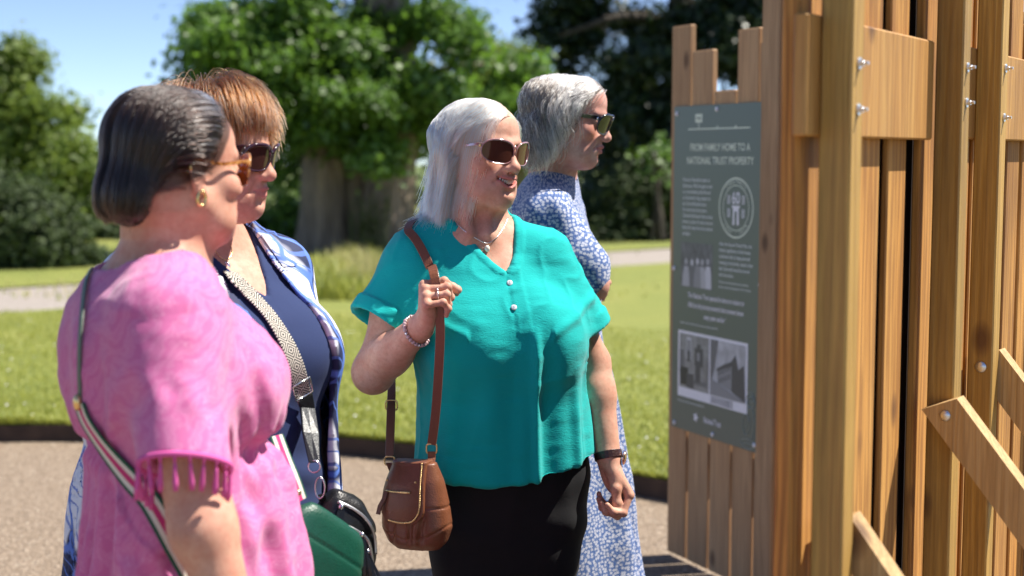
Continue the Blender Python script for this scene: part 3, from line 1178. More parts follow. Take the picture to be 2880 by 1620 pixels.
def text(body, u, v, size, mat, align='CENTER', sx=1.0, shear=0.0, name='lettering', d=.0008, rot=0.0, sp=1.0):
    cu = bpy.data.curves.new('lettering', 'FONT')
    cu.body = body
    cu.size = size
    cu.align_x = align
    cu.shear = shear
    cu.space_character = sp
    cu.resolution_u = 3
    cu.offset = size * .016
    o = bpy.data.objects.new('lettering', cu)
    COL.objects.link(o)
    dg = bpy.context.evaluated_depsgraph_get()
    me = bpy.data.meshes.new_from_object(o.evaluated_get(dg))
    bpy.data.objects.remove(o)
    bpy.data.curves.remove(cu)
    n = len(me.vertices)
    co = np.empty(n * 3, np.float32)
    me.vertices.foreach_get('co', co)
    co = co.reshape(-1, 3)
    cr, sr = math.cos(rot), math.sin(rot)
    x = co[:, 0] * sx
    X, Yy = x * cr - co[:, 1] * sr, x * sr + co[:, 1] * cr
    p = SG(u, v, d)
    Wd = p + X[:, None] * SDR + Yy[:, None] * UZ
    me.vertices.foreach_set('co', Wd.astype(np.float32).ravel())
    me.materials.clear()
    me.update()
    return link(name, me, mat, sg)


def quadS(name, u0, v0, u1, v1, mat, d=.0006, parent=None):
    me = mesh(name, [SG(u0, v1, d), SG(u1, v1, d), SG(u1, v0, d), SG(u0, v0, d)], [(0, 1, 2, 3)], False)
    set_attr(me, 'puv', [(0, 0, 0), (1, 0, 0), (1, 1, 0), (0, 1, 0)])
    return link(name, me, mat, parent or sg)


def polyS(name, pts, mat, d, parent=None):
    return link(name, mesh(name, [SG(a, b, d) for a, b in pts], [tuple(range(len(pts)))], False), mat, parent or sg)


asp = SWD / SHT
quadS('timeline', .17, .069, .86, .0725, M_INK)
quadS('timeline_marker', .255, .026, .335, .051, M_INK)
quadS('timeline_marker', .29, .051, .298, .069, M_INK, .0005)
for u_ in (.5, .7): quadS('timeline_marker', u_, .063, u_ + .012, .069, M_INK, .0005)
text('1965', .295, .0435, .017, M_SIGN, d=.0014)
text('FROM FAMILY HOME TO A', .53, .136, .036, M_INK, sx=.86)
text('NATIONAL TRUST PROPERTY', .53, .1755, .036, M_INK, sx=.86)
for i, ln in enumerate(("Winston Churchill's death on", '24 January 1965 brought an end', 'to a remarkable public life and', "so Chartwell's long chapter as", 'the Churchill family home.', 'For more than forty years,', 'Chartwell had been their private', 'retreat, a place of work, rest and', 'family life away from the national', 'spotlight.')):
    text(ln, .115, .2285 + i * .0182, .0172, M_SOFT, 'LEFT', .86)
for i, ln in enumerate(('After the Second World War, the', 'historic significance of the house,', 'combined with its deep personal', 'meaning to the family, made it clear', 'that Chartwell should be shared', 'with the nation.')):
    text(ln, .545, .414 + i * .0182, .0172, M_SOFT, 'LEFT', .82)
for i, ln in enumerate(('Winston Churchill seated at home with his', 'family at Chartwell, September 1951. © Alamy')):
    text(ln, .545, .525 + i * .0145, .0108, M_SOFT, 'LEFT', .95)
for i, ln in enumerate(('‘The National Trust opened its doors to visitors in', '1966 but the journey towards that moment began', 'many years earlier.’')):
    text(ln, .5, .583 + i * .0295, .0255, M_WHITE, sx=.68, shear=.45)
text('National Trust Chartwell visitors at the south front during the summer 1966', .1, .667, .0105, M_SOFT, 'LEFT', .75)
# emblem: two rings, 60, doorway, four windows
def ringS(name, uc, vc, r0, r1, mat, d):
    V, F = [], []
    for k in range(40):
        a = k / 40 * 2 * math.pi
        for r in (r0, r1):
            p = SG(uc, vc, d) + SDR * r * math.cos(a) + UZ * r * math.sin(a)
            V.append(p)
    for k in range(40):
        j = (k + 1) % 40
        F.append((2 * k, 2 * k + 1, 2 * j + 1, 2 * j))
    return link(name, mesh(name, V, F, False), mat, sg)


EU, EV = .72, .3015
ringS('emblem_ring', EU, EV, .098, .1035, M_INK, .0006)
ringS('emblem_ring', EU, EV, .0755, .0785, M_INK, .0006)
text('60', EU, EV - .012, .058, M_WHITE, sx=.85)
pu = lambda du: EU + du / SWD
pv = lambda dv: EV - dv / SHT
polyS('emblem_door', [(pu(-.019), pv(-.058)), (pu(.019), pv(-.058)), (pu(.017), pv(.0)), (pu(.024), pv(.0)), (pu(.024), pv(.008)), (pu(-.024), pv(.008)), (pu(-.024), pv(.0)), (pu(-.017), pv(.0))], M_WHITE, .0006)
quadS('emblem_door_opening', pu(-.007), pv(-.012), pu(.007), pv(-.058), M_SIGN, .0011)
for du in (-.043, .043):
    for dv in (.028, -.018):
        quadS('emblem_window', pu(du - .0085), pv(dv + .014), pu(du + .0085), pv(dv - .014), M_WHITE)
        for ex in (-.0036, .0036):
            for ey in (-.008, 0, .008):
                quadS('emblem_pane', pu(du + ex - .0024), pv(dv + ey + .003), pu(du + ex + .0024), pv(dv + ey - .003), M_SIGN, .0011)
for word, a0, sgn in (('CHARTWELL', 90, 1), ('1966 · 2026', 270, -1)):
    m = len(word)
    for i, ch in enumerate(word):
        if ch == ' ': continue
        a = rad(a0 - sgn * (i - (m - 1) / 2) * 9.5)
        r = .084 if sgn > 0 else .0925
        text(ch, pu(r * math.cos(a)), pv(r * math.sin(a)), .016, M_INK, rot=a - math.pi / 2 if sgn > 0 else a + math.pi / 2)


# printed photographs: flat greyscale prints
def mat_print(name, dark, light, sc, seed, streak=(1, 1, 1)):
    t = NT(name)
    v = t.mapping(t.attr('puv'), tuple(sc * s for s in streak), (seed, seed * 2.7, 0))
    n1 = t.noise(v, 1, 5, .6, dist=.5)
    return t.pbr(Base_Color=t.ramp(n1, [(.3, dark), (.5, tuple((a + b) / 2 for a, b in zip(dark, light))), (.7, light)]), Roughness=.4)


def grey(v): return plain('print_grey_%d' % int(v * 100), (v, v, v * 1.06), .45)
GR = {v: grey(v) for v in (.03, .08, .16, .28, .45, .62)}
quadS('group_photograph', .10, .415, .47, .552, mat_print('print_group', (.05, .05, .055), (.2, .2, .22), 4, 3, (2.2, .8, 1)))
for cx_, hgt, gv in ((.175, .045, .45), (.245, .05, .16), (.31, .055, .28), (.365, .045, .45), (.43, .03, .62)):
    cx_ -= .008; by = .550; hy = .462 + random.random() * .012
    polyS('printed_figure', [(cx_ - .045, by), (cx_ + .042, by), (cx_ + .036, hy + .04), (cx_ + .025, hy + .018), (cx_ - .022, hy + .018), (cx_ - .04, hy + .045)], GR[gv], .001 + .0002 * random.random())
    polyS('printed_figure', [(cx_ + .017 * math.cos(k * .7), hy + .004 + .0105 * math.sin(k * .7)) for k in range(9)], GR[.62 if gv < .4 else .45], .0016)
quadS('print_card', .08, .689, .87, .895, M_WHITE, .0005)
u0, u1 = .1, .447
quadS('room_photograph', u0, .698, u1, .866, mat_print('print_room', (.17, .17, .17), (.4, .4, .4), 2.5, 8), .001)
for (a, b, c2, d2, g_) in ((.0, .30, .16, .75, .16), (.24, .05, .40, .45, .62), (.26, .10, .38, .42, .28), (.27, .30, .37, .5, .08), (.52, .22, .80, .55, .08), (.60, .15, .72, .25, .08), (.60, .3, .7, .45, .28), (.55, .5, .72, .85, .08), (.03, .62, .3, .95, .03), (.25, .72, .5, .98, .08), (.5, .82, .95, .9, .16)):
    quadS('printed_shape', u0 + a * (u1 - u0), .698 + b * .168, u0 + c2 * (u1 - u0), .698 + d2 * .168, GR[g_], .0014 + .0003 * a)
u0, u1 = .465, .85
quadS('house_photograph', u0, .698, u1, .866, mat_print('print_sky', (.3, .3, .32), (.66, .66, .7), 3, 5, (1.4, .8, 1)), .001)
for pts, g_ in (([(.2, .5), (.62, .32), (.62, .85), (.22, .75)], .28), ([(.2, .5), (.4, .40), (.62, .32), (.66, .40), (.4, .47), (.18, .56)], .08), ([(.62, .3), (.72, .2), (.8, .45), (.95, .35), (1, .98), (.62, .85)], .08), ([(0, 0), (.22, 0), (.12, .5), (.04, .75), (0, .8)], .16), ([(0, .7), (.3, .78), (.7, .9), (1, .98), (1, 1), (0, 1)], .28), ([(0, .78), (.3, .85), (.5, .99), (0, .99)], .62)):
    polyS('printed_shape', [(u0 + a * (u1 - u0), .698 + b * .168) for a, b in pts], GR[g_], .0014 + .0001 * len(pts) + .0004 * g_)
for i in range(5):
    for j in range(2):
        quadS('printed_shape', u0 + (.26 + i * .07) * (u1 - u0), .698 + (.52 - i * .03 + j * .15) * .168, u0 + (.29 + i * .07) * (u1 - u0), .698 + (.61 - i * .03 + j * .15) * .168, GR[.08], .0022)
for i in range(5):
    text('The study and the south front of Chartwell photographed in 1965,', .47, .873 + i * .0044, .0064, GR[.08], 'LEFT', .8, d=.0012)
text('The study at Chartwell, Chartwell House photographed 1965', .08, .912, .010, M_SOFT, 'LEFT', .7)
text('National Trust', .49, .957, .030, M_WHITE, sx=.62)
polyS('logo_leaf', [(.30 + .022 * math.cos(a) * (1 + .35 * math.cos(5 * a)), .949 + .011 * math.sin(a) * (1 + .35 * math.cos(5 * a))) for a in np.linspace(0, 2 * math.pi, 30)[:-1]], M_WHITE, .0008)
# line drawing of a rose in the lower right corner
def lineS(pts, r=.0011):
    P = catmull(pts, 5)
    return MB().tube([SG(a, b, .0009) for a, b in P], r, 5).build('line_drawing', M_LINE, sg)


for k, (cu_, cv_, ru, rv) in enumerate(((.91, .85, .05, .022), (.91, .858, .035, .017), (.92, .846, .018, .01), (.865, .925, .042, .03), (.885, .98, .07, .014))):
    lineS([(cu_ + ru * math.cos(a) * (1 + .12 * math.sin(3 * a + k)), cv_ + rv * math.sin(a)) for a in np.linspace(0, 2 * math.pi, 11)])
lineS([(.925, .872), (.95, .91), (.94, .95), (.945, .985)])
lineS([(.845, .95), (.87, .925), (.885, .90)])
lineS([(.83, .983), (.89, .978), (.95, .98)])
for (u_, v_) in ((.035, .022), (.5, .014), (.02, .5), (.985, .515), (.045, .985), (.5, .985), (.955, .978)):
    R_ = np.stack([SDR, UZ, SN], 1)
    MB().ball(SG(u_, v_, .001), (.0085, .0085, .006), 12, 8, R_).build('screw_cap', M_WHITE, sg, True)


# ================================================================== PEOPLE: builders
def mat_skin(name, base, deep, spots=.25, scalp=(.3, .2, .15)):
    t = NT(name)
    c = t.coord()
    n1 = t.noise(c, 22, 4, .6)
    n2 = t.noise(c, 130, 3, .6)
    fr = t.n('TexVoronoi', ins={'Vector': c, 'Scale': 210.0})
    k = t.mix(t.ramp(n1, [(.32, (0, 0, 0)), (.68, (1, 1, 1))]), base, deep)
    n4 = t.noise(c, 55, 5, .7)
    k = t.mix(t.math('MULTIPLY', t.ramp(n4, [(.45, (0, 0, 0)), (.7, (1, 1, 1))]), .45), k, (deep[0] * .95, deep[1] * .62, deep[2] * .6))
    k = t.mix(t.math('MULTIPLY', t.ramp(n2, [(.5, (0, 0, 0)), (.75, (1, 1, 1))]), spots), k, tuple(x * .62 for x in deep))
    k = t.mix(t.math('MULTIPLY', t.ramp(fr.outputs['Distance'], [(.0, (1, 1, 1)), (.16, (0, 0, 0))]), spots * .9), k, tuple(x * .55 for x in deep))
    k = t.mix(t.math('MULTIPLY', t.attr('blush', 'Fac'), .55), k, (.60, .17, .12))
    k = t.mix(t.attr('lip', 'Fac'), k, (.52, .155, .15))
    k = t.mix(t.math('MULTIPLY', t.attr('scalp', 'Fac'), .85), k, scalp)
    h = t.math('ADD', t.noise(c, 420, 3, .6), t.math('MULTIPLY', t.noise(t.mapping(c, (60, 60, 190)), 1, 3), .6))
    return t.pbr(Base_Color=k, Roughness=t.math('ADD', .42, t.math('MULTIPLY', n4, .28)), Subsurface_Weight=.08, Specular_IOR_Level=.32, Subsurface_Radius=(1.0, .35, .18), Subsurface_Scale=.008,
                 Normal=t.bump(t.math('ADD', h, t.math('MULTIPLY', n4, 1.1)), .22, .0014))


def mirror(S, fr, mk, k, op='u'):
    for sx in (-1, 1):
        (S.u if op == 'u' else S.sub)(fr, mk(sx), k)


def rotX(a): return np.array(Matrix.Rotation(a, 3, 'X'))
def rotY(a): return np.array(Matrix.Rotation(a, 3, 'Y'))
def rotZ(a): return np.array(Matrix.Rotation(a, 3, 'Z'))


def add_head(S, fr, crown=.108, chin=1.0, jowl=.6, nose=1.0, smile=False, lips=1.0, cheek=1.0, jaw=1.0, ears=True):
    S.u(fr, p_ell((0, .018, .036), (.072, .088, crown - .036)), .0)
    S.u(fr, p_ell((0, -.028, .032), (.063, .056, .062)), .03)
    S.u(fr, p_ell((0, -.028, -.035), (.061, .050, .078)), .03)
    S.u(fr, p_ell((0, .03, -.03), (.056, .06, .06)), .03)
    mirror(S, fr, lambda s: p_ell((s * .043, -.052, -.03), (.025 * cheek, .024 * cheek, .022)), .022)
    mirror(S, fr, lambda s: p_cone((s * .054 * jaw, .0, -.058), (s * .014, -.070, -.098), .018 * jaw, .015), .03)
    S.u(fr, p_ell((0, -.038, -.078), (.046 * jaw, .045, .032)), .03)
    S.u(fr, p_ell((0, -.079, -.0985), (.019 * chin, .0175, .0160)), .018)
    if jowl > 0:
        S.u(fr, p_ell((0, -.030, -.104), (.040, .042, .02 * (.5 + jowl))), .03)
        mirror(S, fr, lambda s: p_ell((s * .036, -.045, -.084), (.018 * (.5 + jowl), .024, .02)), .025)
    S.u(fr, p_ell((0, -.075, -.058), (.031, .022, .031)), .024)
    # brow, sockets, closed lids
    mirror(S, fr, lambda s: p_cone((s * .012, -.083, .018), (s * .046, -.066, .019), .0075, .0065), .014)
    mirror(S, fr, lambda s: p_ell((s * .032, -.098, -.002), (.019, .018, .013)), .016, 's')
    mirror(S, fr, lambda s: p_ell((s * .031, -.0715, -.002), (.0155, .0125, .0115)), .005)
    # nose
    S.u(fr, p_cone((0, -.082, .014), (0, -.1035, -.029), .0078, .0090 * nose), .012)
    S.u(fr, p_ell((0, -.1055, -.0335), (.0112 * nose, .0112 * nose, .0098 * nose)), .009)
    mirror(S, fr, lambda s: p_ell((s * .0125 * nose, -.0935, -.0375), (.0082, .0115, .0078)), .008)
    mirror(S, fr, lambda s: p_ell((s * .0068, -.1005, -.0455), (.0036, .0055, .004)), .004, 's')
    # mouth
    cz = .006 if smile else .0
    cw = .0300 if smile else .0225
    up = .0 if not smile else .002
    for s in (-1, 1):
        S.u(fr, p_cone((s * .004, -.1015, -.0582 + up), (s * cw, -.085, -.0635 + cz), .0046 * lips, .0022), .006)
        S.u(fr, p_cone((0, -.0985, -.0715 - (.0065 if smile else 0)), (s * cw * .9, -.0855, -.0655 + cz), .0058 * lips, .0024), .006)
    if smile:
        S.sub(fr, p_fn(lambda P: np.sqrt((P[:, 0] / 1.0) ** 2 * .0 + ((P[:, 2] + .0655 - P[:, 0] ** 2 * 13) / np.maximum(.0062 * (1 - (P[:, 0] / .0295) ** 2), .0005)) ** 2) * .003 - .003
                                  + np.maximum(P[:, 1] + .082, 0) * 2 + np.maximum(np.abs(P[:, 0]) - .0295, 0) * 3, (0, -.09, -.065), .035), .002)
        for s in (-1, 1):
            S.sub(fr, p_cone((s * .0190, -.096, -.043), (s * .0335, -.0835, -.066), .0010, .0008), .010)
    else:
        S.sub(fr, p_cone((0, -.1052, -.0648), (.024, -.0905, -.0640), .0014, .0008), .003)
        S.sub(fr, p_cone((0, -.1052, -.0648), (-.024, -.0905, -.0640), .0014, .0008), .003)
        for s in (-1, 1):
            S.sub(fr, p_cone((s * .0185, -.096, -.042), (s * .030, -.083, -.068), .0012, .0010), .010)
    S.sub(fr, p_cone((-.011, -.0985, -.0835), (.011, -.0985, -.0835), .003, .003), .012)
    if ears:
        for s in (-1, 1):
            R = rotX(rad(-12)) @ rotZ(s * rad(-22))
            c = np.array([s * .0735, .020, -.013])
            S.u(fr, p_ell(c, (.006, .017, .030), R), .006)
            S.u(fr, p_ell(c + np.array([s * .001, -.005, -.026]), (.0055, .009, .010)), .006)
            S.sub(fr, p_ell(c + np.array([s * .008, .002, .002]), (.006, .0105, .0185), R), .004)
            S.u(fr, p_ell(c + np.array([s * .002, -.011, -.006]), (.004, .005, .007)), .004)
            S.u(fr, p_ell(c + np.array([s * .003, .003, -.002]), (.003, .0028, .015), R @ rotX(rad(-10))), .004)


def face_attrs(me, V, frs, lipk=1.0, smile=False, hl=None):
    """lip and blush masks in head space"""
    q = frs.loc(V.astype(np.float32))
    cz = .006 if smile else 0
    x = np.abs(q[:, 0])
    zc = -.0645 + cz * (x / .025) ** 2 - (.002 if smile else 0)
    hh = (.0092 if not smile else .0125) * np.sqrt(np.clip(1 - (x / (.0305 if smile else .0235)) ** 2, 0, 1)) + .0004
    lip = sstep(1.18, .88, np.abs(q[:, 2] - zc) / hh) * (q[:, 1] < -.083) * (x < .031) * lipk
    g = lambda c, r: np.exp(-(((q - np.array(c)) / r) ** 2).sum(1))
    bl = g((.045, -.07, -.04), .022) + g((-.045, -.07, -.04), .022) + .8 * g((0, -.108, -.034), .012) + .35 * g((0, -.09, -.1), .016)
    bl += .5 * (g((.076, .02, -.013), .03) + g((-.076, .02, -.013), .03))
    hl = HAIRLINE if hl is None else hl
    az = np.degrees(np.abs(np.arctan2(q[:, 0], -q[:, 1])))
    sc_ = sstep(-.002, .010, q[:, 2] - np.interp(az, hl[:, 0], hl[:, 1])) * (np.linalg.norm(q - np.array([0, .018, .036]), axis=1) < .13)
    set_attr(me, 'scalp', sc_)
    set_attr(me, 'lip', np.clip(lip, 0, 1))
    set_attr(me, 'blush', np.clip(bl * .75, 0, 1))


def add_hand(S, fr, side, curl, thumb, spread=.0, sc=1.0):
    """fr: origin wrist; local x = toward the thumb, y = toward the fingers, z = the way the palm faces (curl direction)"""
    q = lambda x, y, z: np.array([x, y, z]) * sc
    S.u(fr, p_ell(q(0, .0, .0), (.026 * sc, .03 * sc, .018 * sc)), .02)
    for x0, x1, w in ((.020, .030, .0115), (.006, .010, .0115), (-.008, -.010, .011), (-.019, -.028, .0105)):
        S.u(fr, p_cone(q(x0 * .7, .008, .002), q(x1, .085 - abs(x1 - .006) * .18, -.002), .0125 * sc, w * sc), .012)
    S.u(fr, p_ell(q(.018, .034, .012), (.017 * sc, .03 * sc, .014 * sc)), .014)
    S.u(fr, p_ell(q(-.020, .036, .010), (.013 * sc, .032 * sc, .012 * sc)), .014)
    fingers = ((.0312, .0835, (.043, .026, .021), .0096), (.0104, .0880, (.047, .030, .022), .0098), (-.0104, .0850, (.043, .028, .021), .0093), (-.0300, .0780, (.034, .021, .019), .0083))
    for i, (x, y, L, r) in enumerate(fingers):
        p = q(x, y, -.001)
        a = 0.0
        sp = (1.5 - i) * spread
        for j in range(3):
            a += rad(curl[i][j])
            d = np.array([math.sin(sp) * math.cos(a), math.cos(a) * math.cos(sp), math.sin(a)])
            e = p + d * L[j] * sc
            S.u(fr, p_cone(p, e, r * (.94 - .06 * j) * sc, r * (.86 - .09 * j) * sc), .002 if j else .004)
            S.u(fr, p_ell(p, r * (1.05 if j else 1.12) * sc), .003)
            p = e
    p = q(.018, .022, .010)
    for j, (d, L, r) in enumerate(thumb):
        d = nrm(d)
        e = p + d * L * sc
        S.u(fr, p_cone(p, e, r * sc, r * .9 * sc), .006)
        S.u(fr, p_ell(e, r * .98 * sc), .003)
        p = e


# ---- hair made of strands
HAIRLINE = np.array([(0, .071), (25, .068), (48, .052), (62, .030), (72, .0), (80, -.012), (100, -.022), (135, -.045), (180, -.060)])


def scalp_roots(n, fr, rng, hairline=HAIRLINE, front_y=None, crown=.108):
    out = []
    m = 0
    while m < n:
        d = rng.normal(size=(n, 3)); d /= np.linalg.norm(d, axis=1, keepdims=True)
        p = np.array([0, .018, .036]) + d * np.array([.0725, .0885, crown - .0355])
        az = np.degrees(np.abs(np.arctan2(p[:, 0], -(p[:, 1] - .0))))
        ok = p[:, 2] > np.interp(az, hairline[:, 0], hairline[:, 1]) + rng.normal(0, .003, n)
        out.append(p[ok]); m += ok.sum()
    return np.concatenate(out)[:n]


def mat_hair(name, c0, c1, rough=.32, grey=None, attr=False):
    t = NT(name)
    inf = t.n('HairInfo')
    col = t.mix(inf.outputs['Random'], c0, c1)
    if grey is not None:
        f = t.attr('grey', 'Fac')
        rnd = t.math('MULTIPLY', inf.outputs['Random'], 17.31)
        rnd = t.math('FRACT', rnd)
        f2 = t.math('GREATER_THAN', f, rnd)
        col = t.mix(f2, col, grey)
    h = t.n('BsdfHairPrincipled', parametrization='COLOR', ins={'Color': col, 'Roughness': rough, 'Radial Roughness': .45, 'Random Roughness': .2, 'Coat': .0})
    return t.surf(h)


def strands(name, parent, fr, coll, roots, d0, off, hug, length, flow, mat, steps=24, ds=.012, K=12, stiff=.55, rad0=.00055, wave=None, zend=None, grey=None, seed=0, stop=None, hugz=-.03):
    """roots, flow and stop heights in head space; grown in the world against the collision shape"""
    rng = np.random.default_rng(seed)
    n = len(roots)
    P = fr.wld(roots.astype(np.float32)).astype(np.float32)
    D = fr.dir(d0.astype(np.float32)).astype(np.float32)
    path = [P.copy()]
    alive_len = np.full(n, steps * ds, np.float32)
    done = np.zeros(n, bool)
    for k in range(steps):
        q = fr.loc(P)
        t = np.full(n, (k + 1) / steps)
        fl = flow(q, t, k)
        fl = fr.dir(fl.astype(np.float32))
        fl /= np.linalg.norm(fl, axis=1, keepdims=True) + 1e-9
        D = D * stiff + fl * (1 - stiff)
        D /= np.linalg.norm(D, axis=1, keepdims=True) + 1e-9
        P = P + D * ds
        e = coll.ev(P)
        of = off * min(1.0, (k + 1) / 3.0)
        near = e < of + .06
        if near.any():
            idx = np.nonzero(near)[0]
            N = coll.normal(P[idx])
            gap = of[idx] - e[idx]
            mv = np.where(gap > 0, gap, gap * hug[idx] * sstep(hugz - .05, hugz + .04, q[idx, 2]))
            P[idx] += N * mv[:, None]
        seg = P - path[-1]
        D = seg / (np.linalg.norm(seg, axis=1, keepdims=True) + 1e-9)
        path.append(P.copy())
        if zend is not None:
            z = fr.loc(P)[:, 2]
            nw = (~done) & (z < zend)
            alive_len[nw] = (k + 1) * ds
            done |= nw
        if stop is not None:
            nw = (~done) & stop(fr.loc(P), k)
            alive_len[nw] = (k + 1) * ds
            done |= nw
    path = np.stack(path, 1)
    seg = np.linalg.norm(np.diff(path, axis=1), axis=2)
    cum = np.concatenate([np.zeros((n, 1)), np.cumsum(seg, 1)], 1)
    L = np.minimum(length, np.minimum(alive_len * cum[:, -1] / (steps * ds), cum[:, -1]))
    tt = np.linspace(0, 1, K)
    out = np.zeros((n, K, 3), np.float32)
    for j in range(K):
        s = L * tt[j]
        i = np.clip((cum <= s[:, None]).sum(1) - 1, 0, steps - 1)
        r = np.arange(n)
        f = (s - cum[r, i]) / (seg[r, i] + 1e-9)
        out[:, j] = path[r, i] + (path[r, i + 1] - path[r, i]) * np.clip(f, 0, 1)[:, None]
    if wave is not None:
        out += wave(out, tt, fr).astype(np.float32)
    return curves_obj(name, parent, out, rad0, mat, None if grey is None else grey(fr.loc(out.reshape(-1, 3)), np.repeat(roots, K, 0)))


def curves_obj(name, parent, out, rad0, mat, grey=None):
    n, K = out.shape[:2]
    tt = np.linspace(0, 1, K)
    hc = bpy.data.hair_curves.new(name)
    hc.add_curves([K] * n)
    hc.attributes['position'].data.foreach_set('vector', out.astype(np.float32).reshape(-1))
    ra = hc.attributes.get('radius') or hc.attributes.new('radius', 'FLOAT', 'POINT')
    rr_ = rad0 * (1 - .55 * tt ** 3)[None, :] * np.ones((n, 1))
    ra.data.foreach_set('value', rr_.astype(np.float32).ravel())
    if grey is not None:
        ga = hc.attributes.new('grey', 'FLOAT', 'POINT')
        ga.data.foreach_set('value', np.asarray(grey, np.float32))
    hc.materials.append(mat)
    return link(name, hc, None, parent)


def clumpnoise(roots, fr, amp, sc, seed):
    """offset that neighbours share, growing toward the tip: makes locks"""
    def f(out, tt, fr_):
        r = roots * sc + seed
        v = np.stack([noise3(r + 31 * k, 1.0) for k in range(3)], 1)
        v2 = np.stack([noise3(roots * sc * 2.6 + seed + 57 * k, 1.0) for k in range(3)], 1)
        g = (tt ** 1.2)[None, :, None]
        rg = np.random.default_rng(int(seed) + 77)
        stray = (rg.random(len(roots)) < .035)[:, None]
        v2 = v2 + stray * rg.normal(size=v2.shape) * 1.8
        v = v + stray * rg.normal(size=v.shape) * .8
        return (fr_.dir(v.astype(np.float32))[:, None, :] * amp + fr_.dir(v2.astype(np.float32))[:, None, :] * amp * .55) * g
    return f


def glasses(parent, fr, lw, lh, M_frame, M_lens, cx=.034, cz=-.002, y0=-.1025, curv=5.4, top=.0026, sup=2.5, tilt=.16, temple_h=.009, studs=None, drop=.0, hinge=None):
    e = parent
    gl = bpy.data.objects.new('sunglasses', None)
    COL.objects.link(gl)
    gl.parent = e
    yy = lambda x, z: y0 + curv * x * x + tilt * (z - cz) * -1 * .6

    def pt(s, a, f=1.0, dy=0.0):
        ca, sa = math.cos(a), math.sin(a)
        x = np.sign(ca) * abs(ca) ** (2 / sup) * lw / 2 * f
        z = np.sign(sa) * abs(sa) ** (2 / sup) * lh / 2 * f
        z *= 1.0
        z += drop * x * 2
        X = s * (cx + x)
        return np.array([X, yy(X, cz + z) + dy, cz + z])

    base = [fr.wld(pt(1, 0))]
    par = gl
    gl.location = tuple(float(v) for v in np.asarray(fr.o) - np.asarray(par.parent.location))
    for s in (-1, 1):
        V, F = [fr.wld(pt(s, 0, 0.0))], []
        m, rings = 28, 4
        for r in range(1, rings + 1):
            for k in range(m):
                V.append(fr.wld(pt(s, 2 * math.pi * k / m, r / rings)))
        for k in range(m):
            F.append((0, 1 + k, 1 + (k + 1) % m))
        for r in range(rings - 1):
            for k in range(m):
                a, b = 1 + r * m + k, 1 + r * m + (k + 1) % m
                F.append((a, a + m, b + m, b))
        link('lens', mesh('lens', V, F), M_lens, gl)
        mb = MB()
        pts = [fr.wld(pt(s, 2 * math.pi * k / 40, 1.02)) for k in range(40)]
        rs = [top * (1 + .35 * math.sin(2 * math.pi * k / 40)) for k in range(40)]
        mb.tube(pts, rs, 8, closed=True)
        mb.build('rim', M_frame, gl, True)
        # temple
        hx = cx + lw / 2
        h0 = np.array([s * (hx - .002), yy(hx, 0) + .000, cz + lh * .22])
        pth = [h0, np.array([s * (hx + .004), yy(hx, 0) + .014, cz + lh * .24]), np.array([s * .0765, -.02, .004]), np.array([s * .0775, .022, .008]), np.array([s * .076, .04, -.012])]
        P = [fr.wld(p) for p in catmull(pth, 5)]
        nn_ = [fr.dir((s, 0, 0)) for _ in P]
        W_ = list(np.interp(np.linspace(0, 1, len(P)), [0, .25, 1], [temple_h * 1.5, temple_h, temple_h * .7]))
        tp = ribbon('temple', P, nn_, W_, .003, M_frame, gl)
        if studs is not None:
            mb = MB()
            for k in range(6):
                p = pt(s, rad(-50 + k * 20), 1.13); mb.ball(fr.wld(p + np.array([s * .002, -.001, 0])), .0011, 6, 4)
            mb.build('studs', studs, gl, True)
        if hinge is not None:
            MB().ball(fr.wld(h0 + np.array([s * .0035, .006, 0])), (.0022, .004, .0045), 8, 6, np.asarray(fr.R, float)).build('hinge', hinge, gl, True)
    bx = cx - lw / 2
    P = [fr.wld(p) for p in catmull([np.array([-bx * 1.02, yy(bx, 0), cz + lh * .18]), np.array([0, y0 + .002 - .002, cz + lh * .27]), np.array([bx * 1.02, yy(bx, 0), cz + lh * .18])], 6)]
    MB().tube(P, top * 1.15, 8).build('bridge', M_frame, gl, True)
    return gl


def mat_lens(name, col):
    t = NT(name)
    return t.pbr(Base_Color=col, Roughness=.04, IOR=1.5, Specular_IOR_Level=.6)


def mat_fabric(name, col, weave=900, crinkle=.35, csc=(40, 40, 140), rough=.8, sheen=.25, var=.12, puv=False):
    t = NT(name)
    c = t.coord()
    n = t.noise(t.mapping(c, csc), 1, 5, .6, dist=.8)
    n2 = t.noise(c, weave, 2)
    k = t.mix(t.math('MULTIPLY', n, var * 2), col, tuple(x * .72 for x in col))
    h = t.math('ADD', n, t.math('MULTIPLY', n2, .25))
    return t.pbr(Base_Color=k, Roughness=rough, Sheen_Weight=sheen, Sheen_Roughness=.5, Normal=t.bump(h, crinkle, .004))


def mat_leather(name, col, rough=.42):
    t = NT(name)
    c = t.coord()
    v = t.n('TexVoronoi', ins={'Vector': c, 'Scale': 330.0})
    n = t.noise(c, 90, 4, .6)
    k = t.mix(t.math('MULTIPLY', n, .6), col, tuple(x * .55 for x in col))
    h = t.math('ADD', v.outputs['Distance'], t.math('MULTIPLY', n, .8))
    return t.pbr(Base_Color=k, Roughness=rough, Normal=t.bump(h, .35, .0012))


def folds(V, N, fn):
    return V + N * fn(V)[:, None]


def cyl_uv(fr, V, R=.2):
    q = fr.loc(V.astype(np.float32))
    return np.stack([np.arctan2(q[:, 0], -q[:, 1]) * R, q[:, 2], q[:, 1] * 0], 1)


GOLD = metal('gold', (.83, .58, .26), .22)
SILVER = metal('silver', (.8, .8, .82), .2)
M_TEETH = plain('teeth_enamel', (.78, .74, .66), .25)
M_SHOE = mat_leather('black_shoe_leather', (.02, .02, .022))


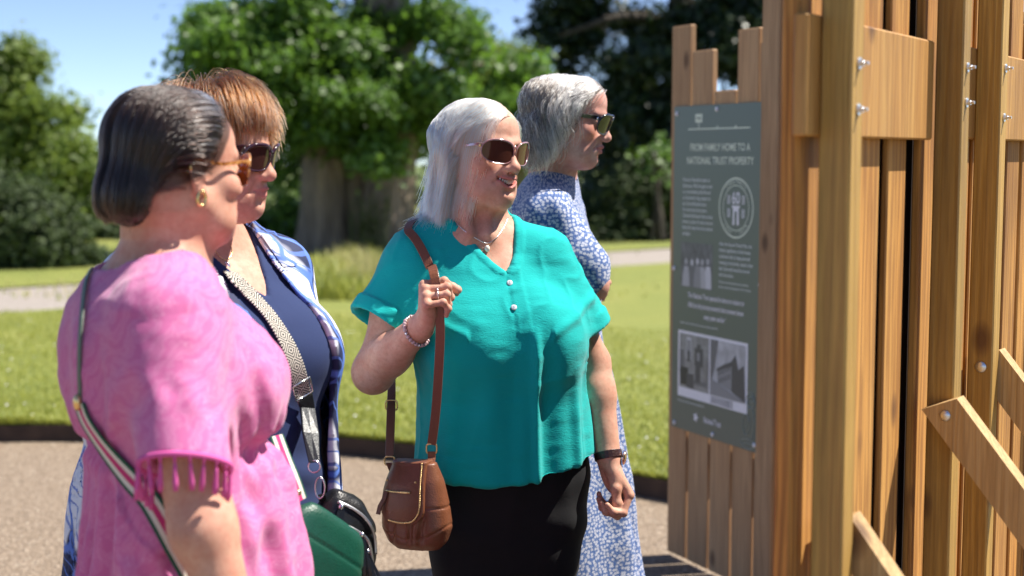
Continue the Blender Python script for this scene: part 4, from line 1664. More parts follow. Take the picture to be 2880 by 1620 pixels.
def shoes(parent, fr, xs=(-.1, .1), mat=None):
    for s in xs:
        S = Shape()
        S.u(fr, p_ell((s, -.10, .035), (.045, .10, .035)))
        S.u(fr, p_ell((s, .03, .045), (.037, .07, .05)), .03)
        S.clip(fr, p_fn(lambda P: -(P[:, 2] - .006), (0, 0, 0), 9))
        c = fr.wld((s, 0, 0))
        V, F = S.mesh(c - .28, c + .28, .008)
        link('shoe', mesh('shoe', V, F), mat or M_SHOE, parent)


# ================================================================== WOMAN IN THE TEAL BLOUSE
def coll_head(fr, neck_a, neck_b, rn=.05, extra=None, crown=.106):
    C = Shape()
    C.u(fr, p_ell((0, .018, .036), (.072, .088, crown - .036)))
    C.u(fr, p_ell((0, -.028, .0), (.062, .056, .09)), .03)
    mirror(C, fr, lambda s: p_ell((s * .07, .018, -.012), (.012, .02, .03)), .01)
    C.u(Frame(), p_cone(neck_a, neck_b, rn, rn + .008), .03)
    if extra:
        for f_, p_, k_ in extra: C.u(f_, p_, k_)
    return C


def teal_woman():
    e = empty('person', (-.03, 3.07, 0), 'smiling blonde woman in a teal blouse and black trousers holding her bag strap', 'person', 'women looking at the sign')
    ft = Frame((-.027, 3.07, 0), yawR(rad(15)))
    fh = Frame(PX(1350, 421, 3.07), yawR(rad(47), rad(3), rad(4)))
    WF = Frame()
    keys = [(.79, .015, 0, .208, .150, .14), (.9, .012, 0, .196, .150, .125), (1.0, .004, 0, .187, .152, .115), (1.1, -.012, 0, .186, .158, .112), (1.19, -.03, 0, .180, .130, .11),
            (1.26, -.046, .01, .164, .105, .1), (1.31, -.054, .02, .136, .085, .085), (1.345, -.058, .025, .10, .062, .07), (1.375, -.06, .03, .07, .05, .055)]
    nb = ft.wld((-.058, .03, 1.335))
    nh = fh.wld((0, .028, -.055))
    # ---- skin
    S = Shape()
    add_head(S, fh, crown=.100, smile=True, jowl=.2, chin=1.05, lips=.9, nose=1.08, cheek=.92, jaw=.92)
    S.u(WF, p_cone(nh, nb, .051, .057), .03)
    for s in (-1, 1):   # neck cords and collar bones
        S.u(WF, p_cone(fh.wld((s * .045, .015, -.06)), ft.wld((-.058 + s * .02, -.052, 1.335)), .012, .009), .02)
        S.u(ft, p_cone((-.058 + s * .022, -.040, 1.330), (-.055 + s * .085, -.004, 1.33), .009, .006), .02)
    S.u(ft, p_loft(keys, -.009, .9, 1.40), .045)
    mirror(S, ft, lambda s: p_ell((-.012 + s * .08, -.085, 1.115), (.078, .07, .085)), .05)
    S.sub(ft, p_cone((-.03, -.155, 1.20), (-.04, -.13, 1.28), .004, .003), .02)
    for s in (-1, 1):
        S.u(ft, p_cone((-.058 + s * .04, .03, 1.345), (-.055 + s * .16, .01, 1.285), .032, .036), .04)
    c = fh.o
    V, F = S.mesh((c[0] - .26, c[1] - .22, 1.12), (c[0] + .3, c[1] + .22, c[2] + .14), .0025)
    # arms
    A = Shape()
    sh = PX(1160, 738, 3.04); el = PX(1054, 1040, 2.98); wr = PX(1180, 922, 2.86)
    A.u(WF, p_cone(sh, el, .047, .041))
    A.u(WF, p_ell(sh + (el - sh) * .45, (.047, .047, .09)), .03)
    A.u(WF, p_cone(el, el + (wr - el) * .42, .043, .041), .02)
    A.u(WF, p_cone(el + (wr - el) * .35, wr, .041, .0265), .02)
    A.u(WF, p_ell(el + np.array([-.006, 0, -.012]), .038), .02)
    Fd = nrm([.10, -.55, .83]); Sd = nrm([-.15, .80, .58]); Sd = nrm(Sd - Fd * (Sd @ Fd)); Nd = np.cross(Sd, Fd); Nd = Nd if Nd[0] > 0 else -Nd
    hand = Frame(wr + nrm(wr - el) * .018, np.stack([Sd, Fd, Nd], 1))
    add_hand(A, hand, 1, [(78, 52, 22), (84, 80, 45), (84, 86, 50), (80, 66, 42)], [((.55, .75, .5), .034, .0125), ((-.1, .6, .75), .030, .0105), ((-.3, .3, .9), .024, .0095)], sc=.93)
    lo = np.minimum(np.minimum(sh, el), wr) - np.array([.08, .2, .08]); hi = np.maximum(np.maximum(sh, el), wr) + np.array([.13, .09, .16])
    V2, F2 = A.mesh(lo, hi, .0022)
    Bm = Shape()
    sh2 = PX(1558, 745, 3.11); el2 = PX(1664, 1020, 3.14); wr2 = PX(1712, 1285, 3.07)
    Bm.u(WF, p_cone(sh2, el2, .042, .038))
    Bm.u(WF, p_cone(el2, el2 + (wr2 - el2) * .35, .040, .0385), .02)
    Bm.u(WF, p_cone(el2 + (wr2 - el2) * .3, wr2, .039, .0265), .02)
    Fd = nrm([.36, -.10, -.93]); Nd = nrm([-.80, -.45, -.30]); Nd = nrm(Nd - Fd * (Nd @ Fd)); Sd = np.cross(Fd, Nd); Sd = Sd if Sd[1] < 0 else -Sd
    hand2 = Frame(wr2 + nrm(wr2 - el2) * .012, np.stack([Sd, Fd, Nd], 1))
    add_hand(Bm, hand2, -1, [(46, 72, 40), (52, 78, 42), (56, 80, 42), (60, 82, 42)], [((.20, .92, .34), .038, .0132), ((-.05, .96, .28), .032, .0115), ((-.15, .90, .40), .026, .0102)], sc=.95)
    lo = np.minimum(np.minimum(sh2, el2), wr2) - .1; hi = np.maximum(np.maximum(sh2, el2), wr2) + .1
    lo[2] -= .1
    V3, F3 = Bm.mesh(lo, hi, .0022)
    Va, Fa = join([(V, F), (V2, F2), (V3, F3)])
    me = mesh('body', Va, Fa)
    face_attrs(me, Va, fh, .75, True)
    body = link('body', me, mat_skin('skin_tanned', (.66, .385, .28), (.55, .28, .19), .36, (.72, .55, .38)), e)
    # teeth
    mb = MB()
    for k in range(-4, 5):
        x = k * .0052
        wdt = .0027 if abs(k) < 2 else .0024
        zt = -.0600 + x * x * 11
        hgt = .0082 - abs(k) * .0007
        y = -.0925 + x * x * 15
        mb.ball(fh.wld((x, y, zt - hgt / 2)), (wdt, .0025, hgt * .62), 8, 6, np.asarray(fh.R, float))
    mb.build('teeth', M_TEETH, body, True)
    # ---- blouse
    Bl = Shape()
    Bl.u(ft, p_loft(keys, 0, .70, 1.40))
    mirror(Bl, ft, lambda s: p_ell((-.012 + s * .083, -.088, 1.115), (.086, .078, .088)), .07)
    for s in (-1, 1):
        Bl.u(ft, p_cone((-.058 + s * .05, .032, 1.336), (-.055 + s * .140, .01, 1.283), .043, .045), .05)
    a1, b1 = PX(1176, 732, 3.05), PX(1064, 908, 2.99)
    a2, b2 = PX(1536, 718, 3.10), PX(1646, 930, 3.12)
    for (a, b, r0, r1) in ((a1, b1, .058, .064), (a2, b2, .054, .057)):
        d = nrm(b - a)
        Bl.u(WF, p_cone(a, b + d * .05, r0, r1 + .002), .06)
    for (a, b, r1) in ((a1, b1, .064), (a2, b2, .057)):
        d = nrm(b - a)
        cuff0 = b - d * .030

        def cf(P, b=b, d=d, c0=cuff0, r=r1):
            q = P - c0.astype(np.float32)
            t = q @ d.astype(np.float32)
            rr_ = np.sqrt(np.maximum((q * q).sum(1) - t * t, 0))
            return np.maximum(np.abs(rr_ - (r + .0005)) - .0048, np.maximum(-t, t - .034))
        # cut the sleeve end flat and hollow it
        def cut(P, b=b, d=d, r=r1):
            q = P - b.astype(np.float32)
            t = q @ d.astype(np.float32)
            rr_ = np.sqrt(np.maximum((q * q).sum(1) - t * t, 0))
            return np.maximum(-t, rr_ - r * 1.55)
        def hol(P, b=b, d=d, r=r1):
            q = P - b.astype(np.float32)
            t = q @ d.astype(np.float32)
            rr_ = np.sqrt(np.maximum((q * q).sum(1) - t * t, 0))
            return np.maximum(rr_ - (r - .009), np.abs(t) - .03)
        Bl.sub(WF, p_fn(cut, b, .2), .0)
        Bl.sub(WF, p_fn(hol, b, .12), .0)
        Bl.u(WF, p_fn(cf, b, .12), .002)
    # neck opening
    vb, vl, vr = (-.010, 1.250), (-.124, 1.380), (.036, 1.362)

    def vcut(P):
        x, y, z = P[:, 0], P[:, 1], P[:, 2]
        tl = np.clip((z - vb[1]) / (vl[1] - vb[1]), 0, 1.6)
        xl_ = vb[0] + (vl[0] - vb[0]) * tl ** .92
        xr_ = vb[0] + (vr[0] - vb[0]) * tl ** .5
        return np.maximum(np.maximum((xl_ - x) * .78, (x - xr_) * .85), y - .03)
    Bl.sub(ft, p_fn(vcut, (-.04, -.05, 1.33), .25), .002)
    Bl.sub(WF, p_cone(ft.wld((-.058, .022, 1.30)), ft.wld((-.060, .03, 1.5)), .062, .082), .004)

    def hem(P):
        return (.826 + .07 * P[:, 0] - .012 * np.cos(P[:, 0] * 14) + .01 * np.clip(P[:, 1], -.2, .2)) - P[:, 2]
    Bl.clip(ft, p_fn(hem, (0, 0, 0), 9))
    V, F = Bl.mesh((-.42, 2.78, .76), (.30, 3.36, 1.43), .0042)
    V = relax(V, F, 1)
    N = vnormals(V, F)
    q = ft.loc(V.astype(np.float32))
    low = sstep(1.13, .9, q[:, 2])
    frn = (q[:, 1] < .02)
    xx, zz = q[:, 0], q[:, 2]
    ridge = lambda x0, w_, a: a * np.exp(-((xx - x0) / w_) ** 2)
    f = frn * (sstep(1.17, 1.08, zz) * (ridge(.035 + (1.1 - zz) * .035, .010, .012) - ridge(.065 + (1.1 - zz) * .04, .025, .008))
               + sstep(1.08, .93, zz) * (ridge(.135 + (1.05 - zz) * .05, .013, .011) - ridge(.165, .02, .006) + ridge(-.06 - (1.05 - zz) * .08, .03, .006) + ridge(-.13, .02, .007)))
    ang = np.arctan2(q[:, 0], -q[:, 1])
    f = f + low * .0022 * np.sin(ang * 9 + 2.3 * np.sin(ang * 2)) + (~frn) * low * .008 * np.sin(ang * 12)
    # drag lines from bust to armpit and across the chest
    f = f + .0034 * noise3(q * np.array([1.0, 1, .35]) + 3, 17) * sstep(.8, .95, zz) + .0010 * noise3(q * np.array([.5, 1, 1.6]) + 8, 45)
    f = f + .006 * np.exp(-((zz - 1.16 - .5 * (np.abs(xx + .02) - .15)) / .012) ** 2) * (np.abs(xx + .02) > .09) * frn * (np.abs(xx) < .2)
    rdg = lambda P_, sc_: np.clip(1 - np.abs(noise3(P_, sc_)) * 2.6, 0, 1) ** 2
    f = f + .0045 * rdg(q * np.array([1, 1, .16]) + 4, 15) * sstep(1.16, 1.05, zz) + .0028 * rdg(q * np.array([1, 1, .7]) + 11, 20) * sstep(1.08, 1.2, zz)
    # placket and neck band
    tl = np.clip((zz - vb[1]) / (vl[1] - vb[1]), 0, 1.2)
    dl = np.minimum(np.abs(xx - (vb[0] + (vl[0] - vb[0]) * tl ** .92)), np.abs(xx - (vb[0] + (vr[0] - vb[0]) * tl ** .5)))
    f = f + .0022 * sstep(.021, .017, dl) * (zz > vb[1]) * frn
    pxl = np.abs(xx - (.006 + (1.25 - zz) * .05))
    f = f + .0020 * sstep(.0165, .014, pxl) * frn * sstep(1.128, 1.134, zz) * (zz < 1.262)
    V = V + N * f[:, None]
    t = NT('teal_crepe')
    co = t.coord()
    n = t.noise(t.mapping(co, (70, 70, 210)), 1, 4, .6, dist=1.4)
    n2 = t.noise(co, 700, 2)
    k = t.mix(t.math('MULTIPLY', n, .25), (.0, .43, .41), (.0, .35, .34))
    M_TEAL = t.pbr(Base_Color=k, Roughness=.88, Specular_IOR_Level=.25, Sheen_Weight=.12, Normal=t.bump(t.math('ADD', n, t.math('MULTIPLY', n2, .3)), .34, .0035))
    blouse = link('blouse', mesh('blouse', V, F), M_TEAL, e)
    M_BUT = plain('pearl_button', (.55, .62, .68), .2)
    for (u, v) in ((1433, 797), (1445, 866)):
        p = Bl.hit(PX(u, v, 2.72), PX(u, v, 3.2) - PX(u, v, 2.72))
        nn_ = Bl.normal(np.array([p]))[0].astype(float)
        x = nrm(np.cross(nn_, UZ)); y = np.cross(nn_, x)
        R = np.stack([x, y, nn_], 1)
        bt = MB().ball(p + nn_ * .003, (.0065, .0065, .0016), 18, 8, R).build('button', M_BUT, blouse, True)
        MB().ball(p + nn_ * .0048 + y * .0015, (.0008, .0008, .0006), 6, 4, R).ball(p + nn_ * .0048 - y * .0015, (.0008, .0008, .0006), 6, 4, R).build('button_hole', M_SHOE, blouse, True)
    # ---- trousers
    T = Shape()
    T.u(ft, p_loft([(.60, .014, .005, .150, .10, .10), (.7, .016, .004, .172, .115, .12), (.80, .018, 0, .188, .122, .13), (.95, .012, 0, .17, .12, .11)], 0, .60, .95))
    for s in (-1, 1):
        T.u(ft, p_cone((.014 + s * .082, 0, .70), (.012 + s * .085, -.005, .45), .092, .062), .035)
        T.u(ft, p_cone((.012 + s * .085, -.005, .45), (.012 + s * .088, .02, .08), .062, .052), .02)
    T.sub(ft, p_cone((.014, -.13, .50), (.014, -.13, .74), .012, .003), .03)
    T.clip(ft, p_fn(lambda P: .07 - P[:, 2], (0, 0, 0), 9))
    V, F = T.mesh((-.32, 2.85, .04), (.28, 3.28, .98), .007)
    N = vnormals(V, F); q = ft.loc(V.astype(np.float32))
    V = V + N * (.0035 * noise3(q * np.array([1, 1, .5]), 22) + .003 * np.sin(q[:, 2] * 60 + q[:, 0] * 25) * np.exp(-((q[:, 2] - .70) / .06) ** 2))[:, None]
    link('trousers', mesh('trousers', V, F), mat_fabric('black_cotton', (.004, .004, .0055), 1200, .15, (60, 60, 60), .9, .0), e)
    shoes(e, ft, (-.075, .10))
    # ---- necklace with pearl
    pts = []
    for (u, v) in ((1262, 590), (1278, 620), (1305, 648), (1340, 672), (1370, 684), (1395, 668), (1416, 640), (1428, 612)):
        p = S.hit(PX(u, v, 2.8), PX(u, v, 3.3) - PX(u, v, 2.8))
        pts.append(p + S.normal(np.array([p]))[0] * .0015)
    nk = MB().tube(catmull(pts, 5), .0009, 5).build('necklace', SILVER, e, True)
    p = pts[4] + np.array([0, -.004, -.011])
    MB().ball(p, (.0058, .0058, .0072), 12, 9).build('pearl', plain('pearl', (.80, .74, .64), .22), nk, True)
    # ---- bracelet of beads, ring, watch
    d = nrm(wr - el); x = nrm(np.cross(d, [0, 1, 0])); y = np.cross(d, x)
    cb = el + (wr - el) * .93
    mb, mc = MB(), MB()
    for k in range(26):
        a = 2 * math.pi * k / 26
        p0 = cb + (x * math.cos(a) + y * math.sin(a)) * .034 + d * .006 * math.sin(a + 1)
        p = A.push(p0, .0035)
        (mc if k % 5 == 0 else mb).ball(p, .0043 if k % 5 else .0036, 8, 6)
    t = NT('rose_quartz_bead')
    br = mb.build('bracelet', t.pbr(Base_Color=(.72, .52, .54), Roughness=.12, Transmission_Weight=.35), e, True)
    mc.build('spacer_bead', SILVER, br, True)['kind'] = 'stuff'
    # ring on the third finger
    pr = hand.wld(np.array([-.010, .085, -.001]) * .93 + np.array([0, .004, .022]))
    mb = MB()
    ax = nrm(hand.dir((0, .08, 1))); rx_ = nrm(np.cross(ax, hand.dir((1, 0, 0)))); ry_ = np.cross(ax, rx_)
    mb.tube([pr + (rx_ * math.cos(a) + ry_ * math.sin(a)) * .0098 for a in np.linspace(0, 2 * math.pi, 20)[:-1]], .0013, 6, closed=True)
    for k in range(-2, 3):
        a = math.pi + k * .32
        for sg_ in (0, math.pi):
            mb.ball(pr + (rx_ * math.cos(a + sg_) + ry_ * math.sin(a + sg_)) * .0112, .0016, 7, 5)
    mb.build('finger_ring', SILVER, e, True)
    # watch
    d = nrm(wr2 - el2); x = nrm(np.cross(d, [0, 1, 0])); y = np.cross(d, x)
    cw = el2 + (wr2 - el2) * .985
    P, NN = [], []
    for k in range(25):
        a = 2 * math.pi * k / 24
        rdir = x * math.cos(a) + y * math.sin(a)
        p = Bm.push(cw + rdir * .032, .002)
        P.append(p); NN.append(rdir)
    ws = ribbon('watch', P, NN, .0165, .0025, mat_leather('oxblood_strap', (.045, .016, .016), .4), e)
    rdir = nrm([.92, -.25, -.1])
    p = Bm.push(cw + rdir * .035, .006)
    x2 = nrm(np.cross(rdir, d)); R = np.stack([x2, nrm(np.cross(rdir, x2)), rdir], 1)
    MB().ball(p, (.0155, .0155, .0042), 20, 8, R).build('watch_case', metal('rose_gold', (.80, .48, .36), .22), ws, True)
    # ---- sunglasses
    t = NT('rose_acetate')
    fm = t.pbr(Base_Color=(.42, .20, .20), Roughness=.12, Coat_Weight=.6, Transmission_Weight=.25)
    glasses(e, fh, .068, .048, fm, mat_lens('brown_lens', (.085, .03, .02)), cx=.0375, cz=-.002, top=.0016, sup=2.4, drop=.03, hinge=GOLD, temple_h=.0055)
    # ---- hair: straight bob parted on her left, swept across
    C = coll_head(fh, nh, nb, .050, crown=.100, extra=[(ft, p_loft(keys, .002, .9, 1.40), .02)] + [(ft, p_cone((-.058 + s * .05, .032, 1.336), (-.055 + s * .165, .01, 1.275), .046, .057), .02) for s in (-1, 1)])
    rng = np.random.default_rng(3)
    hl = HAIRLINE.copy()
    hl[:, 1] -= .004
    R0 = scalp_roots(16000, fh, rng, hl, crown=.100)
    part = .028
    sd_ = np.where(R0[:, 0] < part, -1.0, 1.0)
    d0 = np.stack([sd_ * .9, np.where(R0[:, 1] < -.03, -.55, -.1), np.full(len(R0), .45)], 1)
    lay = rng.random(len(R0))
    off = .003 + .016 * lay - .009 * lay * sstep(.04, .08, R0[:, 2])
    n_ = len(R0)

    def flow(q, tt, k):
        g = min(1.0, k / 6.0)
        fx = sd_ * (1 - g) * 1.0
        fz = -(.25 + 1.1 * g)
        # hair in front is swept back behind the cheek
        fy = np.where(q[:, 1] < -.012, .44, .06) * (1 - .3 * g)
        fy = np.where((sd_ > 0) & (q[:, 1] < -.01), .45, fy)
        fy = fy * (q[:, 2] > -.09)
        fx = fx + sd_ * .22 * sstep(-.02, -.10, q[:, 2]) * (.3 + lay)
        return np.stack([fx, fy, fz * np.ones(n_)], 1)
    zend = -.134 + rng.normal(0, .013, n_) + .03 * (lay - .5) + np.where(sd_ > 0, .02, 0)
    lk = clumpnoise(R0, fh, .0065, 60, 4)
    M_BLOND = mat_hair('blonde_hair', (.90, .74, .48), (.99, .94, .82), .24)
    strands('hair', e, fh, C, R0, d0, off, np.full(n_, .35), np.full(n_, .34), flow, M_BLOND, steps=26, ds=.0125, K=14, stiff=.5, rad0=.0007, wave=lk, zend=zend, seed=5)
    return e, ft, fh, Bl, hand, A


TEAL = teal_woman()


# ================================================================== WOMAN IN PINK
def pattern_pink():
    t = NT('pink_paisley_cotton')
    uv = t.attr('puv')
    co = t.coord()
    v1 = t.n('TexVoronoi', feature='F1', ins={'Vector': t.mapping(uv, (17, 13, 17)), 'Scale': 1.0, 'Randomness': .9})
    ds_ = t.noise(uv, 14, 3, .6, out='Color')
    mixv = t.n('Mix', data_type='VECTOR'); t.set(mixv.inputs[0], .07); t.set(mixv.inputs[4], uv); t.set(mixv.inputs[5], ds_)
    w1 = t.n('TexWave', wave_type='RINGS', rings_direction='SPHERICAL', ins={'Vector': t.mapping(t.n('VectorMath', operation='SUBTRACT', ins={0: t.mapping(mixv.outputs[1], (17, 13, 17)), 1: v1.outputs['Position']}).outputs[0], (1, 1, 1)), 'Scale': 1.3, 'Distortion': 2.2, 'Detail': 2.0, 'Detail Scale': 1.2})
    lines = t.ramp(w1.outputs['Fac'], [(.30, (.1, .1, .1)), (.42, (1, 1, 1)), (.50, (.2, .2, .2)), (.70, (.25, .25, .25)), (.80, (.9, .9, .9)), (.9, (.3, .3, .3))])
    n = t.noise(co, 9, 4, .6)
    dark, light = (.62, .115, .33), (.86, .44, .64)
    k = t.mix(t.math('MULTIPLY', lines, .6), dark, light)
    k = t.mix(t.math('MULTIPLY', n, .35), k, (.78, .26, .50))
    h = t.noise(t.mapping(co, (50, 50, 30)), 1, 5, .6, dist=1.0)
    b = t.n('BsdfPrincipled', ins={'Base Color': k, 'Roughness': .85, 'Sheen Weight': .3, 'Normal': t.bump(t.math('ADD', h, t.math('MULTIPLY', t.noise(co, 900, 2), .2)), .3, .004)})
    tr = t.n('BsdfTranslucent', ins={'Color': (.85, .16, .40, 1)})
    return t.surf(t.n('MixShader', ins={0: .12, 1: b, 2: tr}))


def pink_woman():
    e = empty('person', (-.568, 2.24, 0), 'woman in a pink tasselled tunic seen from behind with dark hair in a low bun', 'person', 'women looking at the sign')
    ft = Frame((-.568, 2.24, 0), yawR(rad(112)))
    fh = Frame(PX(508, 466, 2.24), yawR(rad(137), rad(3), rad(0)))
    WF = Frame()
    keys = [(.25, 0, 0, .28, .28, .2), (.6, 0, 0, .25, .25, .16), (.85, 0, 0, .215, .232, .115), (.96, 0, 0, .195, .21, .108), (1.02, 0, 0, .176, .186, .106), (1.045, 0, 0, .170, .182, .110), (1.11, 0, 0, .187, .204, .136), (1.19, 0, 0, .19, .170, .143),
            (1.26, 0, -.004, .176, .115, .138), (1.31, 0, -.014, .140, .082, .118), (1.345, 0, -.018, .092, .062, .082), (1.37, 0, -.02, .066, .05, .058)]
    nb = ft.wld((0, -.022, 1.33)); nh = fh.wld((0, .03, -.05))
    S = Shape()
    add_head(S, fh, crown=.102, jowl=.75, cheek=1.08)
    S.u(WF, p_cone(nh, nb, .054, .060), .03)
    S.u(ft, p_loft(keys, -.010, .95, 1.39), .045)
    for s in (-1, 1):
        S.u(ft, p_cone((s * .04, -.012, 1.335), (s * .15, -.005, 1.27), .034, .036), .04)
    c = fh.o
    V, F = S.mesh((c[0] - .25, c[1] - .22, 1.2), (c[0] + .25, c[1] + .24, c[2] + .14), .0025)
    A = Shape()
    sh = ft.wld((-.150, .0, 1.25)); el = PX(572, 1490, 2.0); wr = PX(690, 1850, 1.98)
    A.u(WF, p_cone(sh, el, .055, .047)); A.u(WF, p_cone(el, wr, .046, .028), .02)
    Fd = nrm(wr - el); Nd = nrm([.3, .9, .2]); Nd = nrm(Nd - Fd * (Nd @ Fd)); Sd = np.cross(Fd, Nd)
    add_hand(A, Frame(wr + Fd * .012, np.stack([Sd, Fd, Nd], 1)), 1, [(15, 25, 15), (18, 30, 18), (22, 32, 20), (25, 34, 20)], [((.7, .7, .3), .034, .0125), ((.4, .9, .3), .032, .011), ((.2, .95, .3), .026, .01)])
    sh_f = ft.wld((.155, .0, 1.25)); el_f = ft.wld((.21, .0, 1.0)); wr_f = ft.wld((.20, -.10, .80))
    A.u(WF, p_cone(sh_f, el_f, .053, .045)); A.u(WF, p_cone(el_f, wr_f, .045, .028), .02)
    Fd = nrm(wr_f - el_f); Nd = nrm([.9, -.2, .2]); Nd = nrm(Nd - Fd * (Nd @ Fd)); Sd = np.cross(Nd, Fd)
    add_hand(A, Frame(wr_f + Fd * .012, np.stack([Sd, Fd, Nd], 1)), 1, [(15, 25, 15), (18, 30, 18), (22, 32, 20), (25, 34, 20)], [((.7, .7, .3), .034, .0125), ((.4, .9, .3), .032, .011), ((.2, .95, .3), .026, .01)])
    V2, F2 = A.mesh((-1.0, 1.85, .55), (-.2, 2.6, 1.33), .0034)
    Va, Fa = join([(V, F), (V2, F2)])
    me = mesh('body', Va, Fa)
    face_attrs(me, Va, fh, .9)
    set_blush = None
    link('body', me, mat_skin('skin_rosy', (.66, .375, .265), (.55, .265, .18), .25, (.03, .02, .016)), e)
    # ---- tunic
    D = Shape()
    D.u(ft, p_loft(keys, 0, .32, 1.39))
    mirror(D, ft, lambda s: p_ell((s * .055, -.102, 1.146), (.092, .088, .070)), .07)
    for s in (-1, 1):
        D.u(ft, p_cone((s * .05, -.012, 1.322), (s * .155, -.004, 1.262), .045, .058), .05)
    a1, b1 = ft.wld((-.150, .0, 1.245)), PX(520, 1312, 1.99)
    a2, b2 = ft.wld((.155, .0, 1.245)), ft.wld((.205, .0, 1.03))
    D.u(WF, p_cone(a1, b1 + nrm(b1 - a1) * .06, .070, .064), .07)
    D.u(WF, p_cone(a2, b2 + nrm(b2 - a2) * .06, .068, .070), .06)
    sl = []
    for (a, b, r) in ((a1, b1, .064), (a2, b2, .07)):
        d = nrm(b - a)
        if a is a1: d = nrm(d + np.array([-.20, 0, -.1]))
        sl.append((b, d, r))

        def cut(P, b=b, d=d, r=r):
            q = P - b.astype(np.float32)
            t_ = q @ d.astype(np.float32)
            rr_ = np.sqrt(np.maximum((q * q).sum(1) - t_ * t_, 0))
            return np.maximum(-t_, rr_ - r * 1.5)

        def hol(P, b=b, d=d, r=r):
            q = P - b.astype(np.float32)
            t_ = q @ d.astype(np.float32)
            rr_ = np.sqrt(np.maximum((q * q).sum(1) - t_ * t_, 0))
            return np.maximum(rr_ - (r - .013), np.abs(t_) - .04)
        D.sub(WF, p_fn(cut, b, .2))
        D.sub(WF, p_fn(hol, b, .12))
    D.sub(ft, p_cone((0, -.010, 1.295), (0, .0, 1.5), .080, .15), .004)
    V, F = D.mesh((-1.0, 1.85, .30), (-.2, 2.65, 1.42), .0052)
    V = relax(V, F, 1)
    N = vnormals(V, F)
    q = ft.loc(V.astype(np.float32))
    ang = np.arctan2(q[:, 0], -q[:, 1]); zz = q[:, 2]
    tors = np.hypot(q[:, 0], q[:, 1]) < .27
    insl = sstep(.0, .03, -(q[:, 0] + .135)) * (zz < 1.27)
    below = sstep(1.045, .98, zz) * (1 - insl)
    f = below * .016 * np.sin(ang * 15 + 3 * noise3(q * .7, 4)) * (.6 + .6 * noise3(q + 5, 5))
    f -= .020 * np.exp(-((zz - 1.046 - .010 * noise3(q, 9)) / .017) ** 2) * (1 - insl)
    f += .006 * np.sin(ang * 26) * np.exp(-((zz - 1.05) / .05) ** 2) * (1 - insl)
    f += (1 - insl) * sstep(1.05, 1.15, zz) * (.006 * np.sin(ang * 8 + 1.2 + zz * 12) * sstep(1.3, 1.2, zz))
    f += insl * (.009 * np.sin(q[:, 1] * 60 + zz * 18 + 3 * noise3(q, 8)) + .004 * np.sin(q[:, 1] * 130 - zz * 30)) * sstep(1.25, 1.05, zz)
    f += .004 * noise3(q * np.array([1, 1, .6]) + 2, 18) + .002 * noise3(q + 9, 45)
    for (b_, d_, r_) in sl:
        dd = -((V - b_) @ d_)
        nr = np.linalg.norm(V - b_, axis=1) < .16
        f = np.where(nr, f * sstep(.035, .09, dd), f)
    V = V + N * f[:, None]
    me = mesh('tunic', V, F)
    set_attr(me, 'puv', cyl_uv(Frame((-.568, 2.24, 0), yawR(rad(112 + 180 + 40))), V))
    MP = pattern_pink()
    tunic = link('tunic', me, MP, e)
    # tassels along the near sleeve hem
    b, d, r = sl[0]
    x = nrm(np.cross(d, [0, 1, 0])); y = np.cross(d, x)
    mp = plain('pink_tassel_cotton', (.66, .10, .34), .8)
    proto = None
    for k in range(20):
        a = 2 * math.pi * k / 20
        p = b + (x * math.cos(a) + y * math.sin(a)) * (r + .002)
        if proto is None:
            mb = MB()
            mb.tube([(0, 0, 0), (0, 0, -.012)], .0022, 6)
            mb.tube([(0, 0, -.012), (0, 0, -.018), (0, 0, -.025), (0, 0, -.04), (0, 0, -.052)], [.0014, .0028, .0028, .0040, .0036], 9)
            proto = mesh('tassel', mb.V, mb.F, True)
            proto.materials.append(mp)
        o = bpy.data.objects.new('tassel', proto)
        COL.objects.link(o); o.parent = tunic
        o.location = Vector(p) - (tunic.matrix_parent_inverse.translation + Vector((0, 0, 0)))
        o.rotation_euler = (random.uniform(-.15, .15), random.uniform(-.15, .15), k)
        o.location = Vector(p)
    hem = MB().tube([b + (x * math.cos(a) + y * math.sin(a)) * (r + .001) for a in np.linspace(0, 2 * math.pi, 33)[:-1]], .0045, 6, closed=True).build('sleeve_trim', mp, tunic, True)
    # trousers and shoes, below the picture
    T = Shape()
    for s in (-1, 1):
        T.u(ft, p_cone((s * .09, 0, .75), (s * .085, 0, .1), .09, .055))
    V, F = T.mesh((-.9, 1.95, .04), (-.25, 2.55, .8), .012)
    link('leggings', mesh('leggings', V, F), mat_fabric('white_cotton', (.6, .6, .6)), e)
    shoes(e, ft, (-.085, .085))
    # ---- sunglasses
    t = NT('tortoiseshell')
    vv = t.n('TexVoronoi', ins={'Vector': t.coord(), 'Scale': 160.0})
    tort = t.pbr(Base_Color=t.ramp(vv.outputs['Color'], [(.2, (.05, .015, .006)), (.5, (.35, .12, .03)), (.8, (.6, .3, .1))]), Roughness=.15, Coat_Weight=.5)
    glasses(e, fh, .058, .050, tort, mat_lens('amber_lens', (.28, .09, .015)), cx=.034, top=.0017, y0=-.106, temple_h=.006)
    # ---- earrings on the near ear
    ec = np.array([-.0775, .014, -.041])
    mb = MB()
    mb.tube([fh.wld(ec + np.array([-.001, .0075 * math.cos(a), -.009 + .011 * math.sin(a)])) for a in np.linspace(0, 2 * math.pi, 19)[:-1]], .0027, 8, closed=True)
    er = mb.build('earring', GOLD, e, True)
    MB().ball(fh.wld(ec + np.array([-.003, 0, .001])), .0035, 10, 7).build('stud', GOLD, er, True)
    MB().tube([fh.wld(np.array([-.0775, .031, -.004]) + np.array([-.004 * math.cos(a), .006 * math.cos(a), .006 * math.sin(a)])) for a in np.linspace(0, 2 * math.pi, 15)[:-1]], .0014, 6, closed=True).build('ear_cuff', GOLD, e, True)
